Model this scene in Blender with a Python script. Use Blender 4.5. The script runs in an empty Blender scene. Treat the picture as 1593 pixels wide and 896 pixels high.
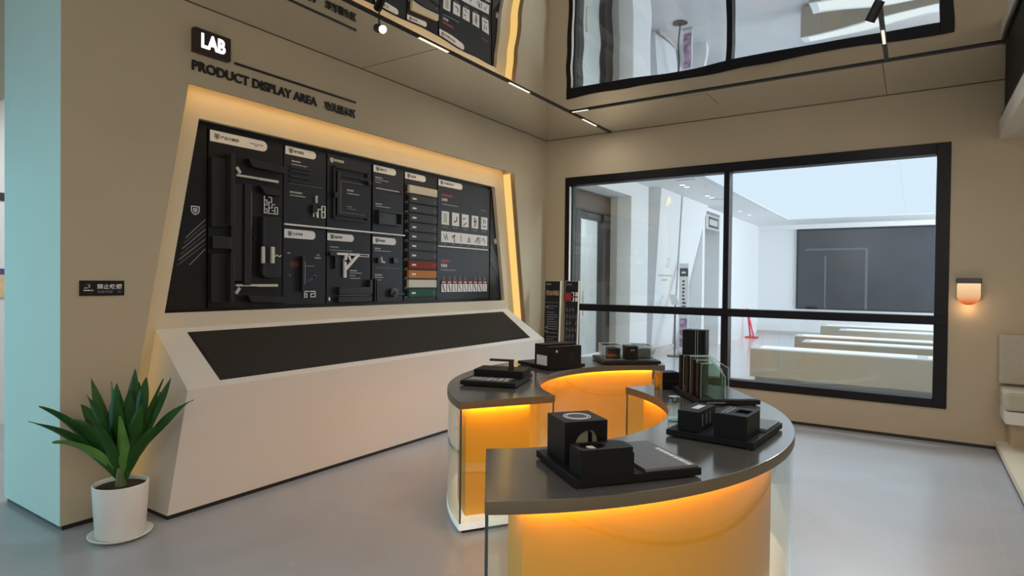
import bpy, bmesh, math, random
from mathutils import Vector, Matrix
random.seed(7)
sc = bpy.context.scene
COL = sc.collection

# ------------------------------------------------------------------ camera, world, light, exposure
cam_data = bpy.data.cameras.new('camera')
cam = bpy.data.objects.new('camera', cam_data); COL.objects.link(cam)
cam_data.sensor_fit = 'HORIZONTAL'; cam_data.sensor_width = 36.0
cam_data.lens = 948.4262 / 1593 * 36.0
cam_data.clip_start = 0.05
YAW, PITCH, ROLL = (math.radians(a) for a in (33.45078, -0.72605, 0.63613))
cy_, sy_, cp_, sp_ = math.cos(YAW), math.sin(YAW), math.cos(PITCH), math.sin(PITCH)
FWD = Vector((-sy_*cp_, cy_*cp_, sp_)); RGT = Vector((cy_, sy_, 0)); UPV = RGT.cross(FWD)
r2 = math.cos(ROLL)*RGT + math.sin(ROLL)*UPV
u2 = -math.sin(ROLL)*RGT + math.cos(ROLL)*UPV
M = Matrix((r2, u2, -FWD)).transposed().to_4x4(); M.translation = Vector((4.148, -7.083, 1.5))
cam.matrix_world = M
sc.camera = cam

sc.view_settings.view_transform = 'Standard'
sc.view_settings.look = 'None'
sc.view_settings.gamma = 1.0
sc.view_settings.use_curve_mapping = False
sc.view_settings.exposure = 0.0
sc.cycles.max_bounces = 10
sc.cycles.diffuse_bounces = 4
sc.cycles.glossy_bounces = 5
sc.cycles.transparent_max_bounces = 24
sc.cycles.caustics_reflective = True
sc.cycles.blur_glossy = 1.0
sc.cycles.caustics_refractive = False
sc.cycles.sample_clamp_indirect = 6.0

world = bpy.data.worlds.new('world'); sc.world = world; world.use_nodes = True
bg = world.node_tree.nodes['Background']
bg.inputs[0].default_value = (0.94, 0.96, 1.0, 1); bg.inputs[1].default_value = 0.56

def area(name, loc, target, sx, sy, power, color):
    l = bpy.data.lights.new(name, 'AREA'); l.shape = 'RECTANGLE'; l.size = sx; l.size_y = sy
    l.energy = power; l.color = color
    o = bpy.data.objects.new(name, l); COL.objects.link(o); o.location = loc
    d = Vector(target) - Vector(loc); o.rotation_euler = d.to_track_quat('-Z', 'Y').to_euler()
    return o
# added unseen fill from the right and in the hall; daylight from left entrance
area('side_fill_light', (6.7, -9.2, 2.3), (0.8, -2.2, 1.9), 4.0, 1.8, 75, (1.0, 0.94, 0.86))  # fill lamp added inside the right wall, no window there
area('entrance_window_light', (-5.4, -9.6, 1.4), (-0.4, -5.6, 1.6), 2.6, 1.6, 145, (0.26, 0.90, 1.0))
area('left_room_light', (-2.2, -3.6, 3.25), (-2.4, -3.6, 0.0), 1.6, 1.6, 60, (0.95, 0.98, 1.0))
area('hall_fill_light', (7.6, 8.6, 1.9), (0.0, 9.6, 1.4), 6.0, 2.6, 400, (0.86, 0.94, 1.0))  # added to brighten the hall, stands for no built window

def downspot(loc, power, color=(0.96, 0.97, 1.0), size=2.5):   # unseen ceiling lamps, plus point lamps added as fill
    l = bpy.data.lights.new('unseen_lamp', 'SPOT' if size else 'POINT'); l.energy = power; l.color = color; l.shadow_soft_size = 0.12
    if size: l.spot_size = size; l.spot_blend = 1.0
    o = bpy.data.objects.new('unseen_lamp', l); COL.objects.link(o); o.location = loc
for loc_, p_ in (((1.5, -1.6, 3.22), 55), ((1.45, -3.6, 3.22), 60), ((1.45, -5.9, 3.22), 12), ((3.9, -1.5, 3.22), 60), ((3.9, -3.9, 3.22), 55), ((3.9, -6.0, 3.22), 55), ((2.7, -8.0, 3.22), 60)):
    downspot(loc_, p_*.68)
for loc_, p_ in (((5.4, -5.6, 2.7), 30), ((5.6, -8.6, 2.8), 40)):  # added fill for the upper walls, without fixtures
    downspot(loc_, p_, (1.0, 0.93, 0.82), None)
area('porch_fill', (-1.9, 1.6, 3.1), (-2.4, 1.8, 0.0), 2.0, 2.4, 70, (0.85, 0.94, 1.0))  # added lamp that only brightens the porch wall
area('hall_spill_fill', (2.6, 0.50, 3.06), (3.4, -3.2, 0.0), 3.6, 0.22, 190, (0.80, 0.92, 1.0))  # unseen lamp added behind the lintel to strengthen hall light on the floor

# ------------------------------------------------------------------ materials
def mat(name, col, rough=0.6, metal=0.0, spec=0.5, emit=None, estr=0.0, noise=0.0, nscale=6.0, coat=0.0, bump=0.0):
    m = bpy.data.materials.new(name); m.use_nodes = True
    nt = m.node_tree; b = nt.nodes['Principled BSDF']
    b.inputs['Roughness'].default_value = rough; b.inputs['Metallic'].default_value = metal
    b.inputs['Specular IOR Level'].default_value = spec
    b.inputs['Coat Weight'].default_value = coat
    if noise > 0:
        tc = nt.nodes.new('ShaderNodeTexCoord'); n = nt.nodes.new('ShaderNodeTexNoise')
        n.inputs['Scale'].default_value = nscale; n.inputs['Detail'].default_value = 4
        r = nt.nodes.new('ShaderNodeValToRGB')
        r.color_ramp.elements[0].position = 0.3; r.color_ramp.elements[1].position = 0.7
        r.color_ramp.elements[0].color = (*[c*(1-noise) for c in col], 1)
        r.color_ramp.elements[1].color = (*[min(1, c*(1+noise)) for c in col], 1)
        nt.links.new(tc.outputs['Object'], n.inputs['Vector']); nt.links.new(n.outputs['Fac'], r.inputs['Fac'])
        nt.links.new(r.outputs['Color'], b.inputs['Base Color'])
        if bump > 0:
            bp = nt.nodes.new('ShaderNodeBump'); bp.inputs['Strength'].default_value = bump; bp.inputs['Distance'].default_value = 0.01
            nt.links.new(n.outputs['Fac'], bp.inputs['Height']); nt.links.new(bp.outputs['Normal'], b.inputs['Normal'])
    else:
        b.inputs['Base Color'].default_value = (*col, 1)
    if emit:
        b.inputs['Emission Color'].default_value = (*emit, 1); b.inputs['Emission Strength'].default_value = estr
    return m

def glass_mat(name, tint=(0.95, 0.98, 0.97), refl=0.9):
    m = bpy.data.materials.new(name); m.use_nodes = True
    nt = m.node_tree; nt.nodes.clear()
    out = nt.nodes.new('ShaderNodeOutputMaterial'); mix = nt.nodes.new('ShaderNodeMixShader')
    tr = nt.nodes.new('ShaderNodeBsdfTransparent'); gl = nt.nodes.new('ShaderNodeBsdfGlossy')
    lw = nt.nodes.new('ShaderNodeLayerWeight'); lw.inputs['Blend'].default_value = 0.5
    pw = nt.nodes.new('ShaderNodeMath'); pw.operation = 'POWER'; pw.inputs[1].default_value = 4.0
    ml = nt.nodes.new('ShaderNodeMath'); ml.operation = 'MULTIPLY_ADD'; ml.inputs[1].default_value = refl; ml.inputs[2].default_value = 0.04
    nt.links.new(lw.outputs['Facing'], pw.inputs[0]); nt.links.new(pw.outputs[0], ml.inputs[0])
    nt.links.new(ml.outputs[0], mix.inputs[0])
    tr.inputs['Color'].default_value = (*tint, 1)
    gl.inputs['Roughness'].default_value = 0.0; gl.inputs['Color'].default_value = (0.9, 0.95, 0.95, 1)
    nt.links.new(tr.outputs[0], mix.inputs[1]); nt.links.new(gl.outputs[0], mix.inputs[2])
    nt.links.new(mix.outputs[0], out.inputs[0])
    return m

def emit_mat(name, col, s):
    m = bpy.data.materials.new(name); m.use_nodes = True
    nt = m.node_tree; nt.nodes.clear()
    out = nt.nodes.new('ShaderNodeOutputMaterial'); e = nt.nodes.new('ShaderNodeEmission')
    e.inputs[0].default_value = (*col, 1); e.inputs[1].default_value = s
    nt.links.new(e.outputs[0], out.inputs[0]); return m

def mirror_mat(name, strength, rough, refl):
    m = bpy.data.materials.new(name); m.use_nodes = True
    nt = m.node_tree; b = nt.nodes['Principled BSDF']
    b.inputs['Base Color'].default_value = (refl, refl, refl, 1); b.inputs['Metallic'].default_value = 1.0
    b.inputs['Roughness'].default_value = rough
    tc = nt.nodes.new('ShaderNodeTexCoord'); n = nt.nodes.new('ShaderNodeTexNoise')
    n.inputs['Scale'].default_value = 1.7; n.inputs['Detail'].default_value = 0.0
    bp = nt.nodes.new('ShaderNodeBump'); bp.inputs['Strength'].default_value = strength; bp.inputs['Distance'].default_value = 0.03
    nt.links.new(tc.outputs['Object'], n.inputs['Vector']); nt.links.new(n.outputs['Fac'], bp.inputs['Height'])
    nt.links.new(bp.outputs['Normal'], b.inputs['Normal'])
    return m

def floor_mat():
    m = bpy.data.materials.new('grey_stone_tile'); m.use_nodes = True
    nt = m.node_tree; b = nt.nodes['Principled BSDF']
    tc = nt.nodes.new('ShaderNodeTexCoord')
    mp = nt.nodes.new('ShaderNodeMapping'); mp.inputs['Location'].default_value = (-0.985, 0.4, 0)
    br = nt.nodes.new('ShaderNodeTexBrick'); br.offset = 0.0
    br.inputs['Scale'].default_value = 1.0; br.inputs['Brick Width'].default_value = 1.2; br.inputs['Row Height'].default_value = 2.4
    br.inputs['Mortar Size'].default_value = 0.0025; br.inputs['Mortar Smooth'].default_value = 0.3
    n = nt.nodes.new('ShaderNodeTexNoise'); n.inputs['Scale'].default_value = 1.3; n.inputs['Detail'].default_value = 6; n.inputs['Distortion'].default_value = 1.2
    n2 = nt.nodes.new('ShaderNodeTexNoise'); n2.inputs['Scale'].default_value = 0.8; n2.inputs['Detail'].default_value = 3; n2.inputs['Distortion'].default_value = 2.0
    r = nt.nodes.new('ShaderNodeValToRGB')
    r.color_ramp.elements[0].position = 0.3; r.color_ramp.elements[0].color = (0.318, 0.330, 0.352, 1)
    r.color_ramp.elements[1].position = 0.7; r.color_ramp.elements[1].color = (0.375, 0.388, 0.412, 1)
    v = nt.nodes.new('ShaderNodeValToRGB')                       # thin pale veins
    v.color_ramp.elements[0].position = 0.494; v.color_ramp.elements[0].color = (0, 0, 0, 1)
    v.color_ramp.elements[1].position = 0.506; v.color_ramp.elements[1].color = (0, 0, 0, 1)
    e = v.color_ramp.elements.new(0.5); e.color = (0.25, 0.25, 0.25, 1)
    mx = nt.nodes.new('ShaderNodeMixRGB'); mx.inputs[2].default_value = (0.47, 0.47, 0.47, 1)
    mo = nt.nodes.new('ShaderNodeMixRGB'); mo.inputs[2].default_value = (0.46, 0.45, 0.44, 1)
    br.inputs['Color1'].default_value = (0, 0, 0, 1); br.inputs['Color2'].default_value = (0, 0, 0, 1); br.inputs['Mortar'].default_value = (0.6, 0.6, 0.6, 1)
    L = nt.links.new
    L(tc.outputs['Object'], mp.inputs[0]); L(mp.outputs[0], br.inputs[0]); L(tc.outputs['Object'], n.inputs['Vector']); L(tc.outputs['Object'], n2.inputs['Vector'])
    L(n.outputs['Fac'], r.inputs[0]); L(n2.outputs['Fac'], v.inputs[0])
    L(r.outputs[0], mx.inputs[1]); L(v.outputs[0], mx.inputs[0])
    L(mx.outputs[0], mo.inputs[1]); L(br.outputs['Color'], mo.inputs[0]); L(mo.outputs[0], b.inputs['Base Color'])
    b.inputs['Roughness'].default_value = 0.30; b.inputs['Specular IOR Level'].default_value = 0.9
    return m

MT = dict(
    wall=mat('khaki_wall_paint', (0.465, 0.388, 0.27), 0.75, noise=0.015, nscale=3),
    wallend=mat('daylight_tinted_wall', (0.55, 0.70, 0.68), 0.7, noise=0.015, nscale=3),  # cool teal of the entrance daylight mixed into the wall end colour
    soffit=mat('soffit_paint', (0.52, 0.475, 0.39), 0.7, noise=0.015, nscale=3),
    white=mat('warm_white_paint', (0.64, 0.60, 0.545), 0.5, noise=0.01, nscale=4),
    fascia=mat('cream_fascia', (0.62, 0.55, 0.42), 0.6, noise=0.015, nscale=4),
    lip=mat('shaded_reveal', (0.30, 0.20, 0.10), 0.7, noise=0.02, nscale=5),  # wall return, its weaker lighting put in as a darker brown
    seam=mat('dark_joint', (0.10, 0.085, 0.06), 0.8, noise=0.02),
    black=mat('black_plinth', (0.012, 0.010, 0.010), 0.5, noise=0.05),
    frame=mat('black_window_frame', (0.008, 0.007, 0.009), 0.4, spec=0.2, noise=0.05),
    board=mat('charcoal_board', (0.016, 0.017, 0.021), 0.45, spec=0.3, noise=0.05, nscale=8),
    boarddk=mat('black_board', (0.009, 0.008, 0.008), 0.45, spec=0.3, noise=0.05, nscale=8),
    profile=mat('dark_aluminium', (0.016, 0.016, 0.018), 0.4, spec=0.35, noise=0.05, nscale=9),
    profile2=mat('black_aluminium', (0.008, 0.008, 0.008), 0.4, noise=0.05, nscale=9),
    print_=mat('light_grey_print', (0.74, 0.73, 0.71), 0.6, noise=0.02, nscale=20),
    printcap=mat('caption_print', (0.42, 0.42, 0.42), 0.6, noise=0.02, nscale=20),
    printdim=mat('grey_print', (0.22, 0.22, 0.23), 0.6, noise=0.02, nscale=20),
    printdk=mat('dark_print', (0.03, 0.027, 0.025), 0.6, noise=0.02, nscale=20),
    red=mat('red_print', (0.33, 0.03, 0.03), 0.6, noise=0.02, nscale=20),
    silver=mat('pale_metal', (0.60, 0.57, 0.50), 0.35, metal=0.2, noise=0.03, nscale=20),
    screen=mat('black_screen_glass', (0.026, 0.023, 0.019), 0.65, spec=0.15, noise=0.03),
    letter=mat('black_lettering', (0.012, 0.010, 0.009), 0.5, noise=0.03),
    top=mat('dark_grey_stone_top', (0.30, 0.275, 0.245), 0.16, metal=0.72, spec=0.7, noise=0.06, nscale=5),
    topedge=mat('bronze_counter_edge', (0.130, 0.098, 0.062), 0.42, spec=0.4, noise=0.03, nscale=6),
    core=mat('amber_core_panel', (0.88, 0.42, 0.035), 0.5, noise=0.02, nscale=3),
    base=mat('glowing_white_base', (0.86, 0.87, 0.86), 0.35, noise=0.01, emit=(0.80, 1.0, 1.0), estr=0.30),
    sample=mat('black_sample_box', (0.009, 0.008, 0.008), 0.42, spec=0.14, noise=0.05, nscale=15),
    samplegr=mat('grey_sample_plate', (0.10, 0.10, 0.095), 0.3, noise=0.06, nscale=15),
    brown=mat('dark_brown_base', (0.012, 0.008, 0.008), 0.4, spec=0.25, noise=0.08, nscale=12),
    pot=mat('white_ceramic', (0.76, 0.75, 0.72), 0.35, noise=0.01),
    soil=mat('dark_soil', (0.03, 0.022, 0.015), 0.9, noise=0.3, nscale=60),
    stem=mat('green_stem', (0.10, 0.12, 0.04), 0.6, noise=0.15, nscale=20),
    leaf=mat('dark_green_leaf', (0.020, 0.078, 0.010), 0.45, spec=0.25, noise=0.25, nscale=9),
    leafl=mat('light_green_leaf', (0.095, 0.22, 0.035), 0.4, noise=0.2, nscale=9),
    hallw=mat('hall_white_wall', (0.78, 0.80, 0.82), 0.6, noise=0.01),
    hallg=mat('hall_grey_wall', (0.50, 0.51, 0.50), 0.6, noise=0.01),
    hallfl=mat('hall_pale_floor', (0.62, 0.61, 0.62), 0.18, noise=0.03, nscale=2),
    door=mat('bronze_door_frame', (0.035, 0.026, 0.024), 0.35, noise=0.06),
    bench=mat('beige_bench_panel', (0.42, 0.37, 0.29), 0.45, noise=0.03),
    tv=mat('blue_grey_screen', (0.030, 0.038, 0.050), 0.25, noise=0.25, nscale=1.2),
    cushion=mat('taupe_cushion', (0.44, 0.40, 0.31), 0.8, noise=0.03, nscale=30),
    redm=mat('red_post', (0.75, 0.05, 0.08), 0.4, noise=0.03),
    glass=glass_mat('clear_glass'),
    glassw=glass_mat('window_glass', (0.97, 0.985, 0.98), 0.5),
    glassg=glass_mat('green_tinted_glass', (0.62, 0.67, 0.62), 0.9),
    glassedge=mat('dark_green_glass_edge', (0.03, 0.06, 0.06), 0.15, noise=0.05),
    glassrim=mat('pale_green_glass_edge', (0.45, 0.62, 0.58), 0.15, noise=0.05),
    mirror=mirror_mat('stretched_mirror_film', 0.17, 0.015, 0.86), mirror2=mirror_mat('border_mirror_film', 0.03, 0.03, 0.88), floor=floor_mat(),
    led=emit_mat('amber_led', (1.0, 0.46, 0.065), 34.0),
    ledw=emit_mat('white_led', (0.88, 0.97, 1.0), 5.0),
    reveal_led=emit_mat('warm_led_diffuser', (1.0, 0.64, 0.20), 1.0),
    strip_led=emit_mat('warm_led_strip', (1.0, 0.60, 0.19), 10.0),
    spot=emit_mat('spot_lens', (1.0, 0.95, 1.0), 14.0),
    bar=emit_mat('light_bar_lens', (1.0, 0.93, 0.72), 1.1),
    labglow=emit_mat('glowing_letter', (1.0, 0.93, 1.0), 2.4),
    sky=emit_mat('hall_light_panel', (0.72, 0.86, 1.0), 1.05),
    down=emit_mat('downlight_lens', (1.0, 0.99, 0.95), 1.6),
    sconce_top=emit_mat('sconce_glow', (1.0, 0.70, 0.36), 0.95),
    exitsign=emit_mat('lit_sign', (1.0, 0.95, 0.75), 1.0),
)

# ------------------------------------------------------------------ mesh helpers
class MB:
    def __init__(self): self.bm = bmesh.new()
    def poly_prism(self, pts, off):
        a = [self.bm.verts.new(p) for p in pts]; b = [self.bm.verts.new(Vector(p)+Vector(off)) for p in pts]
        n = len(pts)
        self.bm.faces.new(a[::-1]); self.bm.faces.new(b)
        for i in range(n): self.bm.faces.new((a[i], a[(i+1) % n], b[(i+1) % n], b[i]))
        return self
    def hexa(self, v):      # 4 bottom + 4 top, same order
        q = [self.bm.verts.new(p) for p in v]
        for f in ((3,2,1,0),(4,5,6,7),(0,1,5,4),(1,2,6,5),(2,3,7,6),(3,0,4,7)): self.bm.faces.new([q[i] for i in f])
        return self
    def box(self, x0, x1, y0, y1, z0, z1):
        return self.hexa([(x0,y0,z0),(x1,y0,z0),(x1,y1,z0),(x0,y1,z0),(x0,y0,z1),(x1,y0,z1),(x1,y1,z1),(x0,y1,z1)])
    def obox(self, o, u, v, u0, u1, v0, v1, z0, z1):   # box in a turned frame: origin o, axes u, v
        P = lambda a, b, z: (o[0]+u[0]*a+v[0]*b, o[1]+u[1]*a+v[1]*b, z)
        return self.hexa([P(u0,v0,z0),P(u1,v0,z0),P(u1,v1,z0),P(u0,v1,z0),P(u0,v0,z1),P(u1,v0,z1),P(u1,v1,z1),P(u0,v1,z1)])
    def tube(self, p0, p1, r0, r1=None, n=16, caps=True):
        r1 = r0 if r1 is None else r1
        p0, p1 = Vector(p0), Vector(p1); d = (p1-p0).normalized()
        a = d.orthogonal().normalized(); b = d.cross(a)
        A = [self.bm.verts.new(p0+r0*(math.cos(t)*a+math.sin(t)*b)) for t in [2*math.pi*i/n for i in range(n)]]
        B = [self.bm.verts.new(p1+r1*(math.cos(t)*a+math.sin(t)*b)) for t in [2*math.pi*i/n for i in range(n)]]
        for i in range(n): self.bm.faces.new((A[i], A[(i+1) % n], B[(i+1) % n], B[i]))
        if caps: self.bm.faces.new(A[::-1]); self.bm.faces.new(B)
        return self
    def lathe(self, prof, c, n=40, close=False):
        rings = []
        for r, z in prof:
            rings.append([self.bm.verts.new((c[0]+r*math.cos(2*math.pi*i/n), c[1]+r*math.sin(2*math.pi*i/n), c[2]+z)) for i in range(n)])
        for k in range(len(rings)-1):
            for i in range(n): self.bm.faces.new((rings[k][i], rings[k][(i+1) % n], rings[k+1][(i+1) % n], rings[k+1][i]))
        if close: self.bm.faces.new(rings[0][::-1]); self.bm.faces.new(rings[-1])
        return self
    def sector(self, c, r0, r1, a0, a1, z0, z1, n=64):
        A = [math.radians(a0+(a1-a0)*i/n) for i in range(n+1)]
        V = lambda r, a, z: self.bm.verts.new((c[0]+r*math.cos(a), c[1]+r*math.sin(a), z))
        q = [[V(r0,a,z0), V(r1,a,z0), V(r1,a,z1), V(r0,a,z1)] for a in A]
        for i in range(n):
            for k in range(4): self.bm.faces.new((q[i][k], q[i+1][k], q[i+1][(k+1) % 4], q[i][(k+1) % 4]))
        self.bm.faces.new(q[0]); self.bm.faces.new(q[-1][::-1])
        return self
    def stroke(self, pts, w, place, d0, d1, closed=False):   # flat line of width w; place(a, b, depth) -> point
        P = [Vector(p) for p in pts]
        seg = list(zip(P, P[1:])) + ([(P[-1], P[0])] if closed else [])
        for a, b in seg:
            t = (b-a).normalized(); n = Vector((-t.y, t.x))*w/2; e = t*w*0.3
            c = [a-e-n, b+e-n, b+e+n, a-e+n]
            self.hexa([place(p.x, p.y, d0) for p in c]+[place(p.x, p.y, d1) for p in c])
        return self
    def build(self, name, m, parent=None, smooth=False, bevel=0.0, sharp=40):
        bmesh.ops.recalc_face_normals(self.bm, faces=self.bm.faces[:])
        if bevel > 0:
            ed = [e for e in self.bm.edges if len(e.link_faces) == 2 and e.calc_face_angle(0) > 0.5]
            bmesh.ops.bevel(self.bm, geom=ed, offset=bevel, segments=2, profile=0.6, affect='EDGES')
        me = bpy.data.meshes.new(name); self.bm.to_mesh(me); self.bm.free()
        me.materials.append(m if not isinstance(m, str) else MT[m])
        o = bpy.data.objects.new(name, me); COL.objects.link(o)
        if smooth:
            for p in me.polygons: p.use_smooth = True
            me.set_sharp_from_angle(angle=math.radians(sharp))
            for p in me.polygons:
                if abs(p.normal.z) > .985 and p.area > .002: p.use_smooth = False
        if parent: o.parent = parent; o.matrix_parent_inverse = Matrix.Translation(-Vector(parent.location))
        return o

def tag(o, label, cat, group=None):
    o['label'] = label; o['category'] = cat
    if group: o['group'] = group
    return o
def struct(o): o['kind'] = 'structure'; return o
def thing(name, loc, label, cat, group=None):
    o = bpy.data.objects.new(name, None); COL.objects.link(o); o.location = loc; o.empty_display_size = 0.05
    return tag(o, label, cat, group)

def text_mesh(name, body, m, parent, place, a0, a1, b0, b1, d0, d1, bold=0.0):
    """lettering fitted to the rectangle a0..a1 (reading direction) x b0..b1; place(a, b, depth) -> point"""
    cu = bpy.data.curves.new(name, 'FONT'); cu.body = body; cu.size = 1.0; cu.offset = bold; cu.extrude = 0.05; cu.resolution_u = 3
    t = bpy.data.objects.new(name, cu); COL.objects.link(t)
    bpy.context.view_layer.update()
    me = bpy.data.meshes.new_from_object(t.evaluated_get(bpy.context.evaluated_depsgraph_get()))
    bpy.data.objects.remove(t); bpy.data.curves.remove(cu)
    xs = [v.co.x for v in me.vertices]; ys = [v.co.y for v in me.vertices]
    x0, x1, y0, y1 = min(xs), max(xs), min(ys), max(ys)
    for v in me.vertices:
        a = a0+(v.co.x-x0)/(x1-x0)*(a1-a0); b = b0+(v.co.y-y0)/(y1-y0)*(b1-b0)
        v.co = place(a, b, d0 if v.co.z < 0 else d1)
    me.materials.clear(); me.materials.append(MT[m]); me.name = name
    o = bpy.data.objects.new(name, me); COL.objects.link(o)
    if parent: o.parent = parent; o.matrix_parent_inverse = Matrix.Translation(-Vector(parent.location))
    return o

WL = lambda a, b, d: (d, a, b)          # on a plane facing +x: reading direction +y
WB = lambda a, b, d: (a, -d, b)         # on a plane facing -y: reading direction +x

# ------------------------------------------------------------------ setting: floor, walls, ceiling
H = 3.37
struct(MB().box(-4.2, 7.2, -13.0, 0.0, -0.12, 0.0).build('floor', 'floor'))
YC = -2.805; OT = 2.82
oh = lambda z: 2.477-0.162*z
w = MB()
Yl, Yr = YC-oh(0), YC+oh(0); Ylt, Yrt = YC-oh(OT), YC+oh(OT)
e = 0.03
w.poly_prism([(0,-5.57,e),(0,Yl+e*.162,e),(0,Ylt,OT),(0,-5.57,OT)], (-0.28,0,0))
w.poly_prism([(0,Yr-e*.162,e),(0,0,e),(0,0,OT),(0,Yrt,OT)], (-0.28,0,0))
w.box(-0.28, 0, -5.57, Ylt, OT, OT+.05); w.box(-0.28, 0, Yrt, 0, OT, OT+.05); w.box(-0.018, 0, Ylt, Yrt, OT, OT+.05); w.box(-0.28, 0, -5.57, 0, OT+.05, H)
w.box(-0.86, -0.28, -5.57, 0.0, e, H)
struct(w.build('wall_left', 'wall'))
struct(MB().box(-0.86, -0.001, -5.574, -5.5705, e, H-.001).build('wall_left_end', 'wallend'))
struct(MB().box(-0.855, -0.01, -5.56, -0.01, 0.0, e).build('baseboard_left', 'black'))
struct(MB().box(-4.2, -0.861, -5.57, -5.25, 2.9, H).build('wall_entrance_lintel', 'wall'))
struct(MB().box(-4.8, -1.3, -7.8, -7.5, 2.15, H).build('light_blocking_beam', 'wall'))  # unseen beam added to block light from the top of the wall end
# wall with the window
WX0, WX1, WZ0, WZ1 = 0.297, 4.415, 0.325, 2.852
w = MB()
w.box(-0.86, WX0, 0.001, 0.20, e, 3.6); w.box(WX1, 7.2, 0.001, 0.20, e, 3.6)
w.box(WX0, WX1, 0.001, 0.20, e, WZ0); w.box(WX0, WX1, 0.001, 0.20, WZ1, 3.6)
struct(w.build('wall_back', 'wall'))
struct(MB().box(0.0, 7.2, -0.0, 0.19, 0.0, e).build('baseboard_back', 'black'))
# ceiling: painted border along the two walls, mirror film in the middle
c = MB(); c.box(-4.2, 0.93, -13, 0.0, H, H+0.06); c.box(0.93, 7.2, -1.10, 0.0, H, H+0.06)
struct(c.build('ceiling', 'mirror2'))
struct(MB().box(0.93, 7.2, -13, -1.10, H, H+0.06).build('ceiling_mirror', 'mirror'))
j = MB(); j.box(0.0, 0.915, -3.288, -3.282, H-0.0008, H+0.01); j.box(3.886, 3.892, -1.08, 0.0, H-0.0008, H+0.01)
j.box(2.08, 2.40, -0.985, -0.980, H-0.0008, H+0.01); j.box(2.398, 2.403, -0.985, -0.55, H-0.0008, H+0.01)
struct(j.build('trim_1', 'seam'))
s_ = MB(); s_.box(0.001, 0.005, -5.57, 0, H-0.004, H-0.0005); s_.box(0, 7.2, -0.005, -0.001, H-0.004, H-0.0005)
struct(s_.build('trim_2', 'seam'))
# far wall of the lobby on the left and the end of the alcove on the right
struct(MB().box(-3.7, -3.5, -6.4, 0, 0, 3.36).build('wall_lobby', 'hallw'))
struct(MB().box(7.0, 7.2, -13, 0, 0, H).build('wall_right', 'wall'))
# platform of the seating alcove
struct(MB().box(4.79, 7.0, -9.0, -0.002, 0.0, 0.03).build('baseboard_right', 'black'))
struct(MB().box(4.785, 7.0, -9.0, -0.002, 0.03, 0.085).build('trim_3', 'fascia'))
struct(MB().box(4.763, 7.0, -4.0, -0.002, 2.83, 3.0).build('trim_4', 'white'))
struct(MB().box(4.775, 7.0, -4.0, -0.002, 3.0, 3.05).build('trim_5', 'black'))
struct(MB().box(4.80, 4.86, -4.0, -0.002, 3.05, H-0.001).build('trim_6', 'screen'))

# ------------------------------------------------------------------ recess: fascia, light strips
f = MB()
fh = lambda z: oh(z)-0.003
iy = lambda z: 1.853+(2.641-z)*(2.09-1.853)/(2.641-1.245)
ZT, ZB = 2.641, 1.245
def YZ(s, z, hf): return (YC+s*hf(z), z)
def fas(pts): f.poly_prism([(-0.17, y, z) for y, z in pts], (-0.05, 0, 0))
f.box(-.22, -.17, Ylt+.003, Yrt-.003, OT-.003, OT+.048)
fas([YZ(-1,OT-.003,fh), YZ(1,OT-.003,fh), YZ(1,ZT,fh), YZ(1,ZT,iy), YZ(-1,ZT,iy), YZ(-1,ZT,fh)])
fas([YZ(-1,ZT,fh), YZ(-1,ZT,iy), YZ(-1,ZB,iy), YZ(-1,ZB,fh)])
fas([YZ(1,ZT,iy), YZ(1,ZT,fh), YZ(1,ZB,fh), YZ(1,ZB,iy)])
fas([YZ(-1,ZB,fh), YZ(1,ZB,fh), YZ(1,.03,fh), YZ(-1,.03,fh)])
struct(f.build('trim_7', 'fascia'))
struct(MB().poly_prism([(-0.235,)+YZ(-1,ZT+.02,iy), (-0.235,)+YZ(1,ZT+.02,iy), (-0.235,)+YZ(1,ZB-.02,iy), (-0.235,)+YZ(-1,ZB-.02,iy)], (-0.02,0,0)).build('trim_8', 'boarddk'))
lp = MB(); t = 0.004
lp.poly_prism([(0,YC+oh(.9)-t,.9),(0,YC+oh(.9),.9),(0,Yrt,OT),(0,Yrt-t,OT)], (-0.055,0,0))
struct(lp.build('trim_9', 'lip'))
grp = 'hidden light strips in the recess reveal'
l1 = MB().poly_prism([(-0.06,YC+oh(.6)-t,.6),(-0.06,YC+oh(.6),.6),(-0.06,Yrt,OT-.004),(-0.06,Yrt-t,OT-.004)], (-0.105,0,0)).build('light_strip', 'reveal_led')
tag(l1, 'bright yellow light strip up the right side of the display recess', 'light strip', grp)
l2 = MB().box(-0.050, -0.020, Ylt+.01, Yrt-.01, OT+.040, OT+.047).build('light_strip', 'strip_led')
tag(l2, 'yellow light strip tucked behind the top edge of the display recess', 'light strip', grp)
l3 = MB().poly_prism([(-0.06,YC-oh(.05)+t,.05),(-0.06,YC-oh(.05),.05),(-0.06,Ylt,OT-.004),(-0.06,Ylt+t,OT-.004)], (-0.105,0,0)).build('light_strip', 'reveal_led')
tag(l3, 'yellow light strip hidden along the left side of the display recess', 'light strip', grp)

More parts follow.
